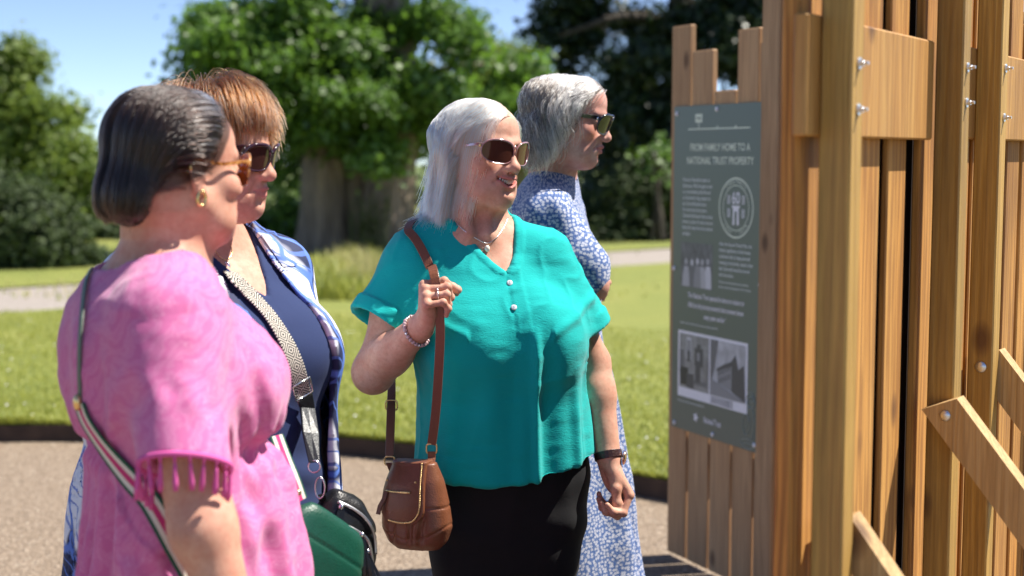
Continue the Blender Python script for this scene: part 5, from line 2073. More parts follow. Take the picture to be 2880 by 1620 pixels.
    # ---- hair drawn back to a low bun
    C = coll_head(fh, nh, nb, .052, [(fh, p_ell((0, .088, -.052), (.034, .032, .038)), .04)])
    rng = np.random.default_rng(13)
    hl = HAIRLINE.copy(); hl[4:6, 1] += .008; hl[6, 1] = .002; hl[7, 1] = -.020; hl[8, 1] = -.045
    R0 = scalp_roots(13000, fh, rng, hl, crown=.102)
    B = np.array([0, .090, -.088])
    n_ = len(R0)
    lay = rng.random(n_)
    off = .003 + .013 * lay + .010 * lay * np.exp(-((R0[:, 1] - .05) / .05) ** 2) * (R0[:, 2] > .0)
    d0 = np.stack([np.sign(R0[:, 0]) * .3, np.full(n_, .6), np.full(n_, .55)], 1)
    tgt = B + np.stack([R0[:, 0] * .22, np.zeros(n_), rng.normal(0, .008, n_)], 1)

    way = np.stack([np.clip(R0[:, 0] * .75, -.04, .04), np.full(n_, .085), np.clip(R0[:, 2] * .55 + .004, -.02, .07)], 1)

    def flow(q, tt, k):
        a = way - q; a = a / (np.linalg.norm(a, axis=1, keepdims=True) + 1e-6)
        b = tgt - q; b = b / (np.linalg.norm(b, axis=1, keepdims=True) + 1e-6)
        wgt = sstep(.025, .075, q[:, 1])[:, None]
        return a * (1 - wgt) + b * wgt
    gr = lambda q, r: np.clip(np.where(r[:, 1] < -.045, .70, np.where(r[:, 1] < -.025, .28, .02)) * sstep(.13, .02, q[:, 1]), 0, 1)
    M_DARK = mat_hair('dark_brown_hair', (.006, .004, .003), (.018, .010, .008), .22, grey=(.42, .42, .44))
    hr = strands('hair', e, fh, C, R0, d0, off, np.full(n_, .75), np.full(n_, .5), flow, M_DARK, steps=30, ds=.0115, K=16, stiff=.5, rad0=.0006, wave=clumpnoise(R0, fh, .0042, 60, 9), grey=gr,
                 stop=lambda q, k: (np.linalg.norm((q - tgt) / np.array([1, 1, 1]), axis=1) < .030) | (q[:, 2] < -.088), seed=8, hugz=-.2)
    m = 2600
    ax = rng.normal(size=(m, 3)) * np.array([.35, .35, .35]) + np.array([1.0, .15, .25]); ax /= np.linalg.norm(ax, axis=1, keepdims=True)
    e1 = np.cross(ax, np.array([0, 0, 1.0])); e1 /= np.linalg.norm(e1, axis=1, keepdims=True); e2 = np.cross(ax, e1)
    th = rng.random(m) * 6.28; sp = rng.uniform(-.75, .75, m); rr_ = rng.uniform(.82, 1.03, m)
    K = 12
    out = np.zeros((m, K, 3))
    for j in range(K):
        a = th + 2.6 * j / (K - 1)
        u = (e1 * np.cos(a)[:, None] + e2 * np.sin(a)[:, None]) * np.sqrt(1 - sp ** 2)[:, None] + ax * sp[:, None]
        out[:, j] = np.array([0, .090, -.056]) + u * np.array([.040, .037, .040]) * rr_[:, None]
    curves_obj('bun', hr, fh.wld(out.reshape(-1, 3).astype(np.float32)).reshape(m, K, 3), .0007, M_DARK, np.full(m * K, .05))
    return e, ft, fh, D


PINK = pink_woman()


# ================================================================== WOMAN WITH AUBURN HAIR
def pattern_shirt():
    t = NT('navy_white_leaf_print')
    uv = t.attr('puv')
    ds_ = t.noise(uv, 7, 2, .5, out='Color')
    mixv = t.n('Mix', data_type='VECTOR'); t.set(mixv.inputs[0], .09); t.set(mixv.inputs[4], uv); t.set(mixv.inputs[5], ds_)
    v = mixv.outputs[1]
    vo = t.n('TexVoronoi', feature='F1', ins={'Vector': t.mapping(v, (11, 4.5, 9), rot=(0, 0, .5)), 'Scale': 1.0})
    ed_ = t.n('TexVoronoi', feature='DISTANCE_TO_EDGE', ins={'Vector': t.mapping(v, (11, 4.5, 9), rot=(0, 0, .5)), 'Scale': 1.0})
    leaf = t.ramp(vo.outputs['Distance'], [(.56, (1, 1, 1)), (.62, (0, 0, 0))])
    rnd = t.math('GREATER_THAN', t.n('SeparateColor', ins={0: vo.outputs['Color']}).outputs[0], .14)
    white = t.math('MULTIPLY', leaf, rnd)
    vein = t.n('TexWave', bands_direction='DIAGONAL', ins={'Vector': t.mapping(v, (6, 6, 6)), 'Scale': 3.0, 'Distortion': 5.0, 'Detail': 2.0})
    blue = t.ramp(vein.outputs['Fac'], [(.88, (0, 0, 0)), (.95, (1, 1, 1))])
    k = t.mix(white, (.012, .02, .075), (.74, .76, .84))
    k = t.mix(t.math('MULTIPLY', blue, .8), k, (.09, .18, .55))
    k = t.mix(t.ramp(ed_.outputs['Distance'], [(.02, (1, 1, 1)), (.05, (0, 0, 0))]), k, (.10, .2, .6))
    return t.pbr(Base_Color=k, Roughness=.75, Normal=t.bump(t.noise(t.mapping(t.coord(), (45, 45, 45)), 1, 5, .6, dist=1), .25, .004))


def navy_woman():
    X0, Y0 = -.568, 2.70
    e = empty('person', (X0, Y0, 0), 'auburn haired woman in a navy top and patterned open shirt beside the pink tunic', 'person', 'women looking at the sign')
    ft = Frame((X0, Y0, 0), yawR(rad(52)))
    fh = Frame(PX(618, 420, 2.64), yawR(rad(74), rad(8), rad(0)))
    WF = Frame()
    keys = [(.45, 0, 0, .20, .19, .15), (.85, 0, 0, .205, .192, .14), (.95, 0, 0, .197, .188, .128), (1.05, 0, 0, .19, .188, .118), (1.13, 0, 0, .192, .196, .12), (1.2, 0, 0, .19, .165, .12), (1.26, 0, .01, .178, .118, .11), (1.31, 0, .02, .145, .088, .088), (1.345, 0, .025, .10, .066, .07), (1.38, 0, .03, .066, .05, .05)]
    nb = ft.wld((0, .03, 1.335)); nh = fh.wld((0, .03, -.05))
    S = Shape()
    add_head(S, fh, crown=.105, jowl=.8, chin=.95, lips=.75, nose=1.1)
    S.u(WF, p_cone(nh, nb, .053, .060), .03)
    S.u(ft, p_loft(keys, -.009, 1.0, 1.40), .045)
    for s in (-1, 1):
        S.u(ft, p_cone((s * .04, .03, 1.34), (s * .15, .01, 1.275), .034, .036), .04)
    c = fh.o
    V, F = S.mesh((c[0] - .28, c[1] - .26, 1.16), (c[0] + .25, c[1] + .26, c[2] + .14), .0027)
    A = Shape()
    for s in (-1, 1):
        a, b, w_ = ft.wld((s * .165, .01, 1.26)), ft.wld((s * .215, .0, 1.0)), ft.wld((s * .20, -.09, .80))
        A.u(WF, p_cone(a, b, .052, .044)); A.u(WF, p_cone(b, w_, .043, .027), .02)
        Fd = nrm(w_ - b); Nd = nrm(ft.dir((-s, 0, 0))); Nd = nrm(Nd - Fd * (Nd @ Fd)); Sd = nrm(np.cross(Fd, Nd)); Sd = Sd if (Sd @ ft.dir((0, -1, 0))) > 0 else -Sd
        add_hand(A, Frame(w_ + Fd * .012, np.stack([Sd, Fd, Nd], 1)), 1, [(25, 35, 20)] * 4, [((.7, .7, .3), .034, .0125), ((.4, .9, .3), .032, .011), ((.2, .95, .3), .026, .01)])
    V2, F2 = A.mesh((-.95, 2.35, .6), (-.2, 3.05, 1.34), .0036)
    Va, Fa = join([(V, F), (V2, F2)])
    me = mesh('body', Va, Fa)
    face_attrs(me, Va, fh, .55)
    link('body', me, mat_skin('skin_freckled', (.63, .365, .265), (.52, .26, .18), .32, (.12, .045, .018)), e)
    # ---- navy top
    D = Shape()
    D.u(ft, p_loft(keys, 0, .74, 1.40))
    mirror(D, ft, lambda s: p_ell((s * .088, -.105, 1.125), (.088, .092, .085)), .06)
    for s in (-1, 1):
        D.u(ft, p_cone((s * .06, .03, 1.325), (s * .155, .01, 1.268), .045, .052), .05)
    vb, vl, vr = (.022, 1.238), (-.085, 1.38), (.085, 1.38)

    def vcut(P):
        tl = np.clip((P[:, 2] - vb[1]) / (vl[1] - vb[1]), 0, 1.5)
        return np.maximum(np.maximum((vb[0] + (vl[0] - vb[0]) * tl ** .7) - P[:, 0], P[:, 0] - (vb[0] + (vr[0] - vb[0]) * tl ** .7)) * .8, P[:, 1] - .03)
    D.sub(ft, p_fn(vcut, (0, -.05, 1.33), .25), .002)
    D.sub(ft, p_cone((0, .02, 1.31), (0, .03, 1.5), .072, .1), .004)
    V, F = D.mesh((X0 - .34, Y0 - .34, .72), (X0 + .36, Y0 + .34, 1.42), .006)
    N = vnormals(V, F); q = ft.loc(V.astype(np.float32))
    f = .003 * noise3(q * np.array([.6, 1, 1.3]), 20) + .007 * np.sin(q[:, 2] * 70 + q[:, 0] * 18) * np.exp(-((q[:, 2] - .9) / .06) ** 2) * (q[:, 1] < 0) * .6
    V = V + N * f[:, None]
    top = link('navy_top', mesh('navy_top', V, F), mat_fabric('navy_jersey', (.013, .029, .105), 1400, .12, (50, 50, 50), .9, .03), e)
    # ---- open patterned shirt, cut from an outer shell
    ks = [(.42, 0, .02, .28, .22, .27), (.6, 0, .02, .28, .21, .265), (.88, 0, .01, .262, .205, .235), (1.0, 0, .0, .238, .205, .195), (1.1, 0, 0, .218, .212, .165), (1.18, 0, 0, .205, .186, .140), (1.26, 0, .01, .190, .130, .122), (1.31, 0, .02, .155, .098, .1), (1.345, 0, .025, .11, .076, .082), (1.385, 0, .03, .078, .064, .064)]
    H = Shape()
    H.u(ft, p_loft(ks, .002, .45, 1.40))
    mirror(H, ft, lambda s: p_ell((s * .088, -.105, 1.125), (.098, .102, .095)), .06)
    for s in (-1, 1):
        H.u(ft, p_cone((s * .06, .03, 1.330), (s * .160, .01, 1.27), .055, .062), .05)
        a, b = ft.wld((s * .165, .01, 1.255)), ft.wld((s * .22, .0, 1.02))
        H.u(WF, p_cone(a, b, .070, .068), .05)
    inner = p_loft(ks, -.0045, .3, 1.5)

    def opening(P):
        z = P[:, 2]
        xl_ = np.interp(z, [.45, .9, 1.1, 1.25, 1.36], [-.11, -.075, -.06, -.055, -.075])
        xr_ = np.interp(z, [.45, .9, 1.1, 1.2, 1.3, 1.36], [.165, .14, .125, .105, .08, .075])
        return np.maximum(np.maximum(xl_ - P[:, 0], P[:, 0] - xr_), P[:, 1] - .0)
    H.sub(ft, p_fn(opening, (0, -.1, .95), .8), .0)

    def core(P):
        return inner[0](P)
    H.sub(ft, p_fn(core, inner[1], inner[2]), .0)
    H.sub(ft, p_cone((0, .02, 1.315), (0, .03, 1.5), .076, .09), .004)
    V, F = H.mesh((X0 - .4, Y0 - .4, .44), (X0 + .42, Y0 + .4, 1.43), .005)
    V = relax(V, F, 2)
    N = vnormals(V, F); q = ft.loc(V.astype(np.float32)); ang = np.arctan2(q[:, 0], -q[:, 1])
    V = V + N * (.003 * noise3(q, 16) + sstep(1.15, .8, q[:, 2]) * .008 * np.sin(ang * 11))[:, None]
    me = mesh('open_shirt', V, F)
    set_attr(me, 'puv', cyl_uv(ft, V))
    MSH = pattern_shirt()
    shirt = link('open_shirt', me, MSH, e)
    # collar: two pointed folded flaps lying on the chest
    for s, pts in ((-1, [(-.062, .0, 1.372), (-.072, -.05, 1.345), (-.085, -.088, 1.295), (-.125, -.075, 1.285), (-.130, -.01, 1.335), (-.085, .03, 1.375)]), (1, [(.062, .0, 1.372), (.078, -.05, 1.345), (.098, -.086, 1.290), (.14, -.07, 1.285), (.135, -.01, 1.335), (.085, .03, 1.375)])):
        P = [H.push(ft.wld(p), .006) for p in pts]
        cpt = sum(P) / len(P)
        cpt = H.push(cpt, .009)
        Vc = P + [cpt] + [p - UZ * .004 for p in P]
        m_ = len(P)
        Fc = [(i, (i + 1) % m_, m_) for i in range(m_)] + [(i, m_ + 1 + i, m_ + 1 + (i + 1) % m_, (i + 1) % m_) for i in range(m_)]
        me = mesh('collar', Vc, Fc, True)
        set_attr(me, 'puv', cyl_uv(ft, np.array(Vc)))
        link('collar', me, MSH, shirt)
    mbn = plain('shirt_button', (.7, .72, .78), .3)
    for (u, v) in ((879, 930), (932, 1040), (900, 1180)):
        pass
    # trousers and shoes
    T = Shape()
    for s in (-1, 1):
        T.u(ft, p_cone((s * .095, 0, .78), (s * .085, 0, .1), .105, .06), .03)
    V, F = T.mesh((X0 - .3, Y0 - .3, .04), (X0 + .3, Y0 + .3, .86), .011)
    link('trousers', mesh('trousers', V, F), mat_fabric('navy_trouser_cotton', (.012, .02, .06)), e)
    shoes(e, ft, (-.085, .085))
    # necklace
    pts = []
    for (u, v) in ((596, 690), (604, 706), (618, 722), (634, 732), (648, 722), (652, 705), (648, 690)):
        p = S.hit(PX(u, v, 2.3), PX(u, v, 3.0) - PX(u, v, 2.3)); pts.append(p + S.normal(np.array([p]))[0] * .001)
    nk = MB().tube(catmull(pts, 5), .0008, 5).build('necklace', GOLD, e, True)
    p = pts[3] + np.array([0, -.003, -.012]); R = np.eye(3)
    MB().ball(p, (.009, .002, .009), 14, 8).build('pendant', SILVER, nk, True)
    # sunglasses with studs
    t = NT('dark_plum_acetate')
    fm = t.pbr(Base_Color=(.035, .012, .02), Roughness=.12, Coat_Weight=.6)
    glasses(e, fh, .060, .047, fm, mat_lens('plum_lens', (.055, .022, .018)), cx=.0345, top=.0030, temple_h=.016, studs=SILVER, y0=-.104)
    # hair: short, full, brushed forward from the crown
    C = coll_head(fh, nh, nb, .05)
    rng = np.random.default_rng(23)
    hl = HAIRLINE.copy(); hl[:, 1] += np.array([-.004, -.004, -.002, 0, .0, .0, 0, -.005, -.01])
    R0 = scalp_roots(14000, fh, rng, hl, crown=.105)
    n_ = len(R0); lay = rng.random(n_)
    topw = sstep(.02, .09, R0[:, 2])
    off = .004 + (.014 + .022 * topw * sstep(-.06, .01, R0[:, 1])) * lay
    wh = np.array([.0, .06, .115])
    rel = R0 - wh
    d0 = rel / (np.linalg.norm(rel, axis=1, keepdims=True) + 1e-6) + (R0 - np.array([0, .018, .036])) * 6
    fwd = R0[:, 1] < .01

    def flow(q, tt, k):
        v = q - wh
        v[:, 2] *= .3
        v = v / (np.linalg.norm(v, axis=1, keepdims=True) + 1e-6)
        v[:, 2] -= .35 + .05 * k
        v[:, 1] += np.where(fwd, -.25, .05)
        v[:, 0] += np.where(fwd & (q[:, 2] > .02), -.6, 0)
        return v
    az = np.degrees(np.abs(np.arctan2(R0[:, 0], -R0[:, 1])))
    zend = np.interp(az, [0, 40, 70, 95, 140, 180], [.058, .060, .044, -.016, -.065, -.085]) + rng.normal(0, .007, n_) + .012 * (lay - .5)
    ln = .060 + .065 * rng.random(n_) + .02 * topw
    M_RED = mat_hair('auburn_hair', (.028, .0085, .003), (.125, .040, .010), .26, grey=(.18, .075, .025))
    strands('hair', e, fh, C, R0, d0, off, np.where(R0[:, 1] < .0, .85, .4), ln, flow, M_RED, steps=16, ds=.0105, K=11, stiff=.62, rad0=.00055, wave=clumpnoise(R0, fh, .0075, 55, 2), zend=zend, grey=lambda q, r: np.full(len(q), .16), seed=4)
    return e, ft, fh, H, D


NAVY = navy_woman()


# ================================================================== WOMAN WITH GREY HAIR
def pattern_floral():
    t = NT('blue_floral_viscose')
    uv = t.attr('puv')
    sc = 112.0
    m = t.mapping(uv, (sc, sc, 0))
    vo = t.n('TexVoronoi', voronoi_dimensions='2D', ins={'Vector': m, 'Scale': 1.0, 'Randomness': .8})
    df = t.n('VectorMath', operation='SUBTRACT', ins={0: m, 1: vo.outputs['Position']})
    sp = t.n('SeparateXYZ', ins={0: df.outputs[0]})
    a = t.math('ARCTAN2', sp.outputs[1], sp.outputs[0])
    rot = t.math('MULTIPLY', t.n('SeparateColor', ins={0: vo.outputs['Color']}).outputs[0], 6.28)
    pet = t.math('ABSOLUTE', t.math('COSINE', t.math('ADD', t.math('MULTIPLY', a, 2.5), rot)))
    lim = t.math('ADD', .16, t.math('MULTIPLY', pet, .27))
    fl = t.math('LESS_THAN', vo.outputs['Distance'], lim)
    ctr = t.math('LESS_THAN', vo.outputs['Distance'], .08)
    v2 = t.n('TexVoronoi', voronoi_dimensions='2D', ins={'Vector': t.mapping(uv, (sc * 2.4, sc * 2.4, 0)), 'Scale': 1.0})
    bits = t.math('LESS_THAN', v2.outputs['Distance'], .26)
    k = t.mix(t.math('MULTIPLY', bits, .35), (.030, .095, .30), (.50, .55, .66))
    k = t.mix(fl, k, (.56, .57, .64))
    k = t.mix(t.math('MULTIPLY', ctr, fl), k, (.1, .2, .5))
    n = t.noise(t.mapping(t.coord(), (30, 30, 18)), 1, 5, .6, dist=1)
    return t.pbr(Base_Color=k, Roughness=.75, Sheen_Weight=.2, Normal=t.bump(n, .35, .006))


def floral_woman():
    X0, Y0 = .088, 3.70
    e = empty('person', (X0, Y0, 0), 'grey haired woman in a blue floral dress and black sunglasses reading the sign', 'person', 'women looking at the sign')
    ft = Frame((X0, Y0, 0), yawR(rad(84)))
    fh = Frame(PX(1603, 322, 3.62), yawR(rad(80), rad(15), rad(0)))
    WF = Frame()
    keys = [(.15, 0, 0, .27, .29, .28), (.41, 0, 0, .24, .248, .25), (.73, 0, 0, .205, .204, .2), (1.0, 0, 0, .165, .155, .15), (1.05, 0, 0, .155, .142, .13), (1.15, 0, 0, .172, .145, .145), (1.25, 0, -.005, .178, .125, .15), (1.33, 0, -.01, .165, .10, .135), (1.40, 0, -.015, .12, .075, .10), (1.435, 0, -.022, .085, .062, .075), (1.46, 0, -.03, .065, .052, .058)]
    nb = ft.wld((0, -.012, 1.425)); nh = fh.wld((0, .03, -.05))
    S = Shape()
    add_head(S, fh, crown=.088, jowl=.6, chin=1.0, lips=.85, nose=1.08, cheek=.95)
    S.u(WF, p_cone(nh, nb, .050, .055), .03)
    S.u(ft, p_loft(keys, -.010, 1.1, 1.48), .04)
    c = fh.o
    V, F = S.mesh((c[0] - .24, c[1] - .2, 1.28), (c[0] + .22, c[1] + .2, c[2] + .14), .003)
    A = Shape()
    sh, el, wr = ft.wld((-.155, -.02, 1.36)), PX(1664, 800, 3.50), PX(1676, 790, 3.76)
    A.u(WF, p_cone(sh, el, .048, .040)); A.u(WF, p_cone(el, wr, .040, .027), .02)
    sh_f, el_f, wr_f = ft.wld((.155, -.02, 1.36)), ft.wld((.2, -.02, 1.10)), ft.wld((.21, -.02, .88))
    A.u(WF, p_cone(sh_f, el_f, .048, .040)); A.u(WF, p_cone(el_f, wr_f, .040, .027), .02)
    for (b, w_) in ((el, wr), (el_f, wr_f)):
        Fd = nrm(w_ - b); Nd = nrm([-.3, 0, -1]); Nd = nrm(Nd - Fd * (Nd @ Fd)); Sd = nrm(np.cross(Fd, Nd))
        add_hand(A, Frame(w_ + Fd * .012, np.stack([Sd, Fd, Nd], 1)), 1, [(25, 35, 20)] * 4, [((.7, .7, .3), .034, .0125), ((.4, .9, .3), .032, .011), ((.2, .95, .3), .026, .01)])
    V2, F2 = A.mesh((X0 - .35, 3.3, .95), (X0 + .4, 4.1, 1.45), .004)
    Va, Fa = join([(V, F), (V2, F2)])
    me = mesh('body', Va, Fa)
    face_attrs(me, Va, fh, .9)
    link('body', me, mat_skin('skin_fair', (.67, .395, .31), (.53, .25, .19), .25, (.34, .31, .28)), e)
    # ---- dress
    D = Shape()
    D.u(ft, p_loft(keys, 0, .18, 1.47))
    for s in (-1, 1):
        D.u(ft, p_cone((s * .05, -.005, 1.40), (s * .150, -.012, 1.35), .05, .058), .05)
        mirror(D, ft, lambda s_: p_ell((s_ * .06, -.07, 1.19), (.07, .055, .075)), .06)
    a1, b1 = ft.wld((-.155, -.02, 1.345)), PX(1658, 792, 3.505)
    D.u(WF, p_cone(a1, a1 + (b1 - a1) * .75, .064, .070), .05)
    D.u(WF, p_cone(a1 + (b1 - a1) * .72, b1, .068, .046), .02)
    a2, b2 = ft.wld((.155, -.02, 1.345)), ft.wld((.2, -.05, 1.14))
    D.u(WF, p_cone(a2, b2, .066, .06), .05)
    D.sub(ft, p_cone((0, -.016, 1.425), (0, -.03, 1.6), .062, .09), .004)
    V, F = D.mesh((X0 - .36, 3.3, .17), (X0 + .42, 4.1, 1.5), .0062)
    N = vnormals(V, F); q = ft.loc(V.astype(np.float32)); ang = np.arctan2(q[:, 0], -q[:, 1]); zz = q[:, 2]
    f = sstep(1.05, .8, zz) * .014 * np.sin(ang * 9 + 1.5 * np.sin(ang * 3)) + .004 * noise3(q, 14) - .006 * np.exp(-((zz - 1.06) / .012) ** 2) + .003 * np.sin(ang * 40) * np.exp(-((zz - 1.06) / .04) ** 2)
    f += .006 * np.sin(q[:, 1] * 60 + zz * 30) * (q[:, 0] < -.12) * sstep(1.36, 1.25, zz) * sstep(1.08, 1.15, zz)
    f += .005 * np.sin(q[:, 1] * 90) * (q[:, 0] < -.1) * np.exp(-((zz - 1.37) / .03) ** 2)
    V = V + N * f[:, None]
    me = mesh('dress', V, F)
    set_attr(me, 'puv', cyl_uv(Frame((X0, Y0, 0), yawR(rad(10))), V, .19))
    link('dress', me, pattern_floral(), e)
    shoes(e, ft, (-.085, .085))
    T = Shape()
    for s in (-1, 1): T.u(ft, p_cone((s * .085, .02, .4), (s * .085, .02, .06), .055, .042))
    V, F = T.mesh((X0 - .3, Y0 - .3, .04), (X0 + .3, Y0 + .3, .45), .012)
    link('stockings', mesh('stockings', V, F), mat_fabric('dark_stocking', (.02, .02, .03)), e)
    t = NT('black_acetate')
    fm = t.pbr(Base_Color=(.012, .012, .016), Roughness=.1, Coat_Weight=.6)
    glasses(e, fh, .058, .049, fm, mat_lens('smoke_lens', (.012, .009, .010)), cx=.034, top=.0032, temple_h=.010, hinge=SILVER, y0=-.105)
    C = coll_head(fh, nh, nb, .05, [(ft, p_loft(keys, .0, .9, 1.47), .02)], .088)
    rng = np.random.default_rng(33)
    hl = HAIRLINE.copy(); hl[0:3, 1] -= .006; hl[3, 1] -= .008
    R0 = scalp_roots(13000, fh, rng, hl, crown=.088)
    n_ = len(R0); lay = rng.random(n_)
    off = .004 + .028 * lay - .020 * lay * sstep(.03, .08, R0[:, 2])
    sg_ = np.where(R0[:, 0] < .01, -1.0, 1.0)
    d0 = np.stack([sg_ * .5, np.where(R0[:, 1] < -.02, -.45, .3), np.full(n_, .8)], 1)

    def flow(q, tt, k):
        g = min(1, k / 5.0)
        return np.stack([sg_ * (1 - g) * .8, np.where(q[:, 1] < -.0, np.where(q[:, 2] > .045, .55, .22), .10), -(.2 + 1.0 * g) * np.ones(n_)], 1)
    zend = -.115 + rng.normal(0, .014, n_) + .02 * (lay - .5) + np.where(R0[:, 1] < -.02, .020, 0)
    cn = clumpnoise(R0, fh, .008, 55, 12)
    ph = noise3(R0 * 45 + 7, 1.0) * 5

    def wave(out, tt, fr_):
        s = tt[None, :] * 4.6 + ph[:, None]
        amp = .014 * sstep(.15, .6, tt)[None, :]
        d1 = fr_.dir((0, 1, .1)); d2 = fr_.dir((1, 0, 0))
        return cn(out, tt, fr_) + (np.sin(s * 2.2) * amp)[..., None] * d1 + (np.cos(s * 2.2) * amp * .8)[..., None] * d2
    M_GREY = mat_hair('grey_hair', (.32, .29, .26), (.58, .55, .51), .34, grey=(.06, .05, .043))
    strands('hair', e, fh, C, R0, d0, off, np.full(n_, .4), np.full(n_, .30), flow, M_GREY, steps=24, ds=.0115, K=18, stiff=.5, rad0=.00065, wave=wave, zend=zend,
            grey=lambda q, r: np.clip(.14 + .66 * sstep(-.01, .05, r[:, 1]) * sstep(.105, .05, r[:, 2]), 0, 1), seed=6)
    return e, ft, fh, D


FLORAL = floral_woman()


# ================================================================== BAGS AND STRAPS
def on_surf(S, u, v, off=.003, y0=2.0, y1=3.4):
    a, b = PX(u, v, y0), PX(u, v, y1)
    p = S.hit(a, b - a)
    n = S.normal(np.array([p]))[0].astype(float)
    return p + n * off, n


def brown_bag():
    e_, ft, fh, Bl, hand, A = TEAL
    LE = mat_leather('tan_leather', (.20, .070, .032), .38)
    LD_ = mat_leather('tan_leather_edge', (.13, .045, .022), .42)
    o = PX(1170, 1418, 2.86)
    fb = Frame(o, yawR(rad(-24), 0, rad(-3)))
    e = empty('handbag', tuple(o), 'small tan leather shoulder bag with gold zips hanging by the teal blouse', 'handbag', 'women\'s bags')
    keys = [(-.092, 0, 0, .046, .018, .018), (-.078, 0, 0, .064, .034, .034), (-.045, 0, 0, .077, .044, .044), (.0, 0, 0, .073, .042, .042), (.05, .004, 0, .060, .034, .034), (.088, .006, 0, .044, .022, .022)]
    S = Shape()
    S.u(fb, p_loft(keys, 0, -.092, .088, sq=2.4))
    V, F = S.mesh(o - .13, o + .13, .0028)
    V = relax(V, F, 2)
    N = vnormals(V, F); q = fb.loc(V.astype(np.float32))
    pl = lambda x0, w_: np.exp(-((q[:, 0] - x0 - (q[:, 2] + .02) * .25) / w_) ** 2)
    f = (-.0055 * pl(.012, .005) - .0055 * pl(.036, .005) - .004 * pl(-.03, .006) + .002 * pl(.024, .006)) * sstep(-.006, -.03, q[:, 2]) * sstep(-.088, -.06, q[:, 2]) * (q[:, 1] < 0)
    f -= .0025 * np.exp(-((q[:, 2] - .0 + .08 * (q[:, 0] - .05)) / .0022) ** 2) * (q[:, 0] > .012)
    f -= .0022 * np.exp(-((q[:, 2] + .066 - 8 * q[:, 0] ** 2 * .6) / .002) ** 2)
    V = V + N * f[:, None]
    body = link('bag_body', mesh('bag_body', V, F), LE, e)
    FL = Shape()
    FL.u(fb, p_loft(keys, .0065, -.05, .0925, sq=2.4))

    def tongue(P):
        x, z = P[:, 0] + .012, P[:, 2]
        hw = .052
        qx = np.abs(x) - (hw - .028)
        qz = -(z + .030) + .028
        return np.maximum(np.sqrt(np.maximum(qx, 0) ** 2 + np.maximum(qz, 0) ** 2) - .028, P[:, 1] - .012)
    FL.clip(fb, p_fn(tongue, (0, 0, 0), 9))
    V, F = FL.mesh(o - .13, o + .13, .0026)
    flap = link('flap', mesh('flap', V, F), LE, e)
    # zip teeth round the flap and the pocket zip
    def fpt(x, z, off=.002):
        a = fb.wld((x, -.12, z)); return FL.push(fb.wld((x, -.05, z)), off) if False else FL.hit(a, fb.dir((0, 1, 0))) + fb.dir((0, -1, 0)) * off
    mb = MB()
    path = [(.036, .088), (.036, .06), (.036, .03), (.035, .0), (.030, -.014), (.018, -.026), (.0, -.029), (-.02, -.029), (-.042, -.026)]
    P = catmull([np.array([fb.wld((x + .0015, -.012 - .03 * (1 - (z + .03) / .13) - .002, z)) for (x, z) in [p]][0]) for p in path], 10)
    P = []
    for (x, z) in catmull([np.array(p) for p in path], 9):
        h_ = FL.hit(fb.wld((x - .003 * np.sign(x), -.12, z + .002)), fb.dir((0, 1, 0)))
        P.append(h_ + fb.dir((0, -.0008, 0)))
    for k in range(len(P)):
        mb.ball(P[k], .0022, 6, 4)
    mb.build('zip', GOLD, flap, True)['kind'] = 'stuff'
    P = [fpt(x, .034) for x in np.linspace(-.047, .012, 10)]
    MB().tube(P, .0024, 6).build('zip', GOLD, flap, True)
    ribbon('zip_pull', [fpt(-.046, .033, .004), fpt(-.050, .018, .006), fpt(-.052, .003, .008) + fb.dir((-.006, 0, 0)), fpt(-.048, -.012, .010) + fb.dir((-.012, 0, 0))], fb.dir((0, -1, 0)), .009, .003, LD_, flap)
    for (x, z) in ((-.05, .054), (.022, .054)):
        MB().ball(fpt(x, z, .0), .0028, 8, 6).build('rivet', GOLD, flap, True)
    MB().ball(S.hit(fb.wld((.032, -.12, -.004)), fb.dir((0, 1, 0))), .003, 8, 6).build('rivet', GOLD, body, True)
    # rings and straps
    def ring(c, w_, h_, nrm_, par):
        nn_ = nrm(nrm_); x = nrm(np.cross(UZ, nn_)); y = UZ
        pts = [c + x * w_ * math.copysign(abs(math.cos(a)) ** .5, math.cos(a)) + y * h_ * math.copysign(abs(math.sin(a)) ** .5, math.sin(a)) for a in np.linspace(0, 2 * math.pi, 25)[:-1]]
        return MB().tube(pts, .0018, 7, closed=True).build('ring', GOLD, par, True)
    r1 = PX(1214, 1262, 2.86); r2 = PX(1096, 1296, 2.90)
    ring(r1, .0105, .010, (0, -1, 0), e); ring(r2, .0105, .009, (0, -1, 0), e)
    ribbon('tab', [r1 + UZ * -.006, r1 + UZ * -.018, fb.wld((.038, 0, .080))], (0, -1, 0), .016, .005, LE, e)
    ribbon('tab', [r2 + UZ * -.004, r2 + UZ * -.014, fb.wld((-.035, .008, .080))], (0, -1, 0), .016, .005, LE, e)
    grip = hand.wld(np.array([.000, .086, .024]) * .93)
    pts, ns = [], []
    for (u, v, y) in ((1214, 1250, 2.86), (1226, 1160, 2.845), (1233, 1050, 2.83), (1238, 950, 2.815)):
        pts.append(PX(u, v, y)); ns.append(np.array([-.25, -1, 0]))
    pts.append(grip + np.array([.004, .004, -.055])); ns.append(np.array([-.1, -1, 0]))
    pts.append(grip); ns.append(np.array([0, -1, .2]))
    pts.append(grip + np.array([-.012, .018, .055])); ns.append(np.array([0, -1, .3]))
    for (u, v) in ((1212, 760), (1204, 741), (1190, 712), (1174, 684), (1160, 665), (1146, 651)):
        p, n = on_surf(Bl, u, v, .009, 2.7); pts.append(p); ns.append(n)
    top_, n = on_surf(Bl, 1136, 645, .004, 2.7)
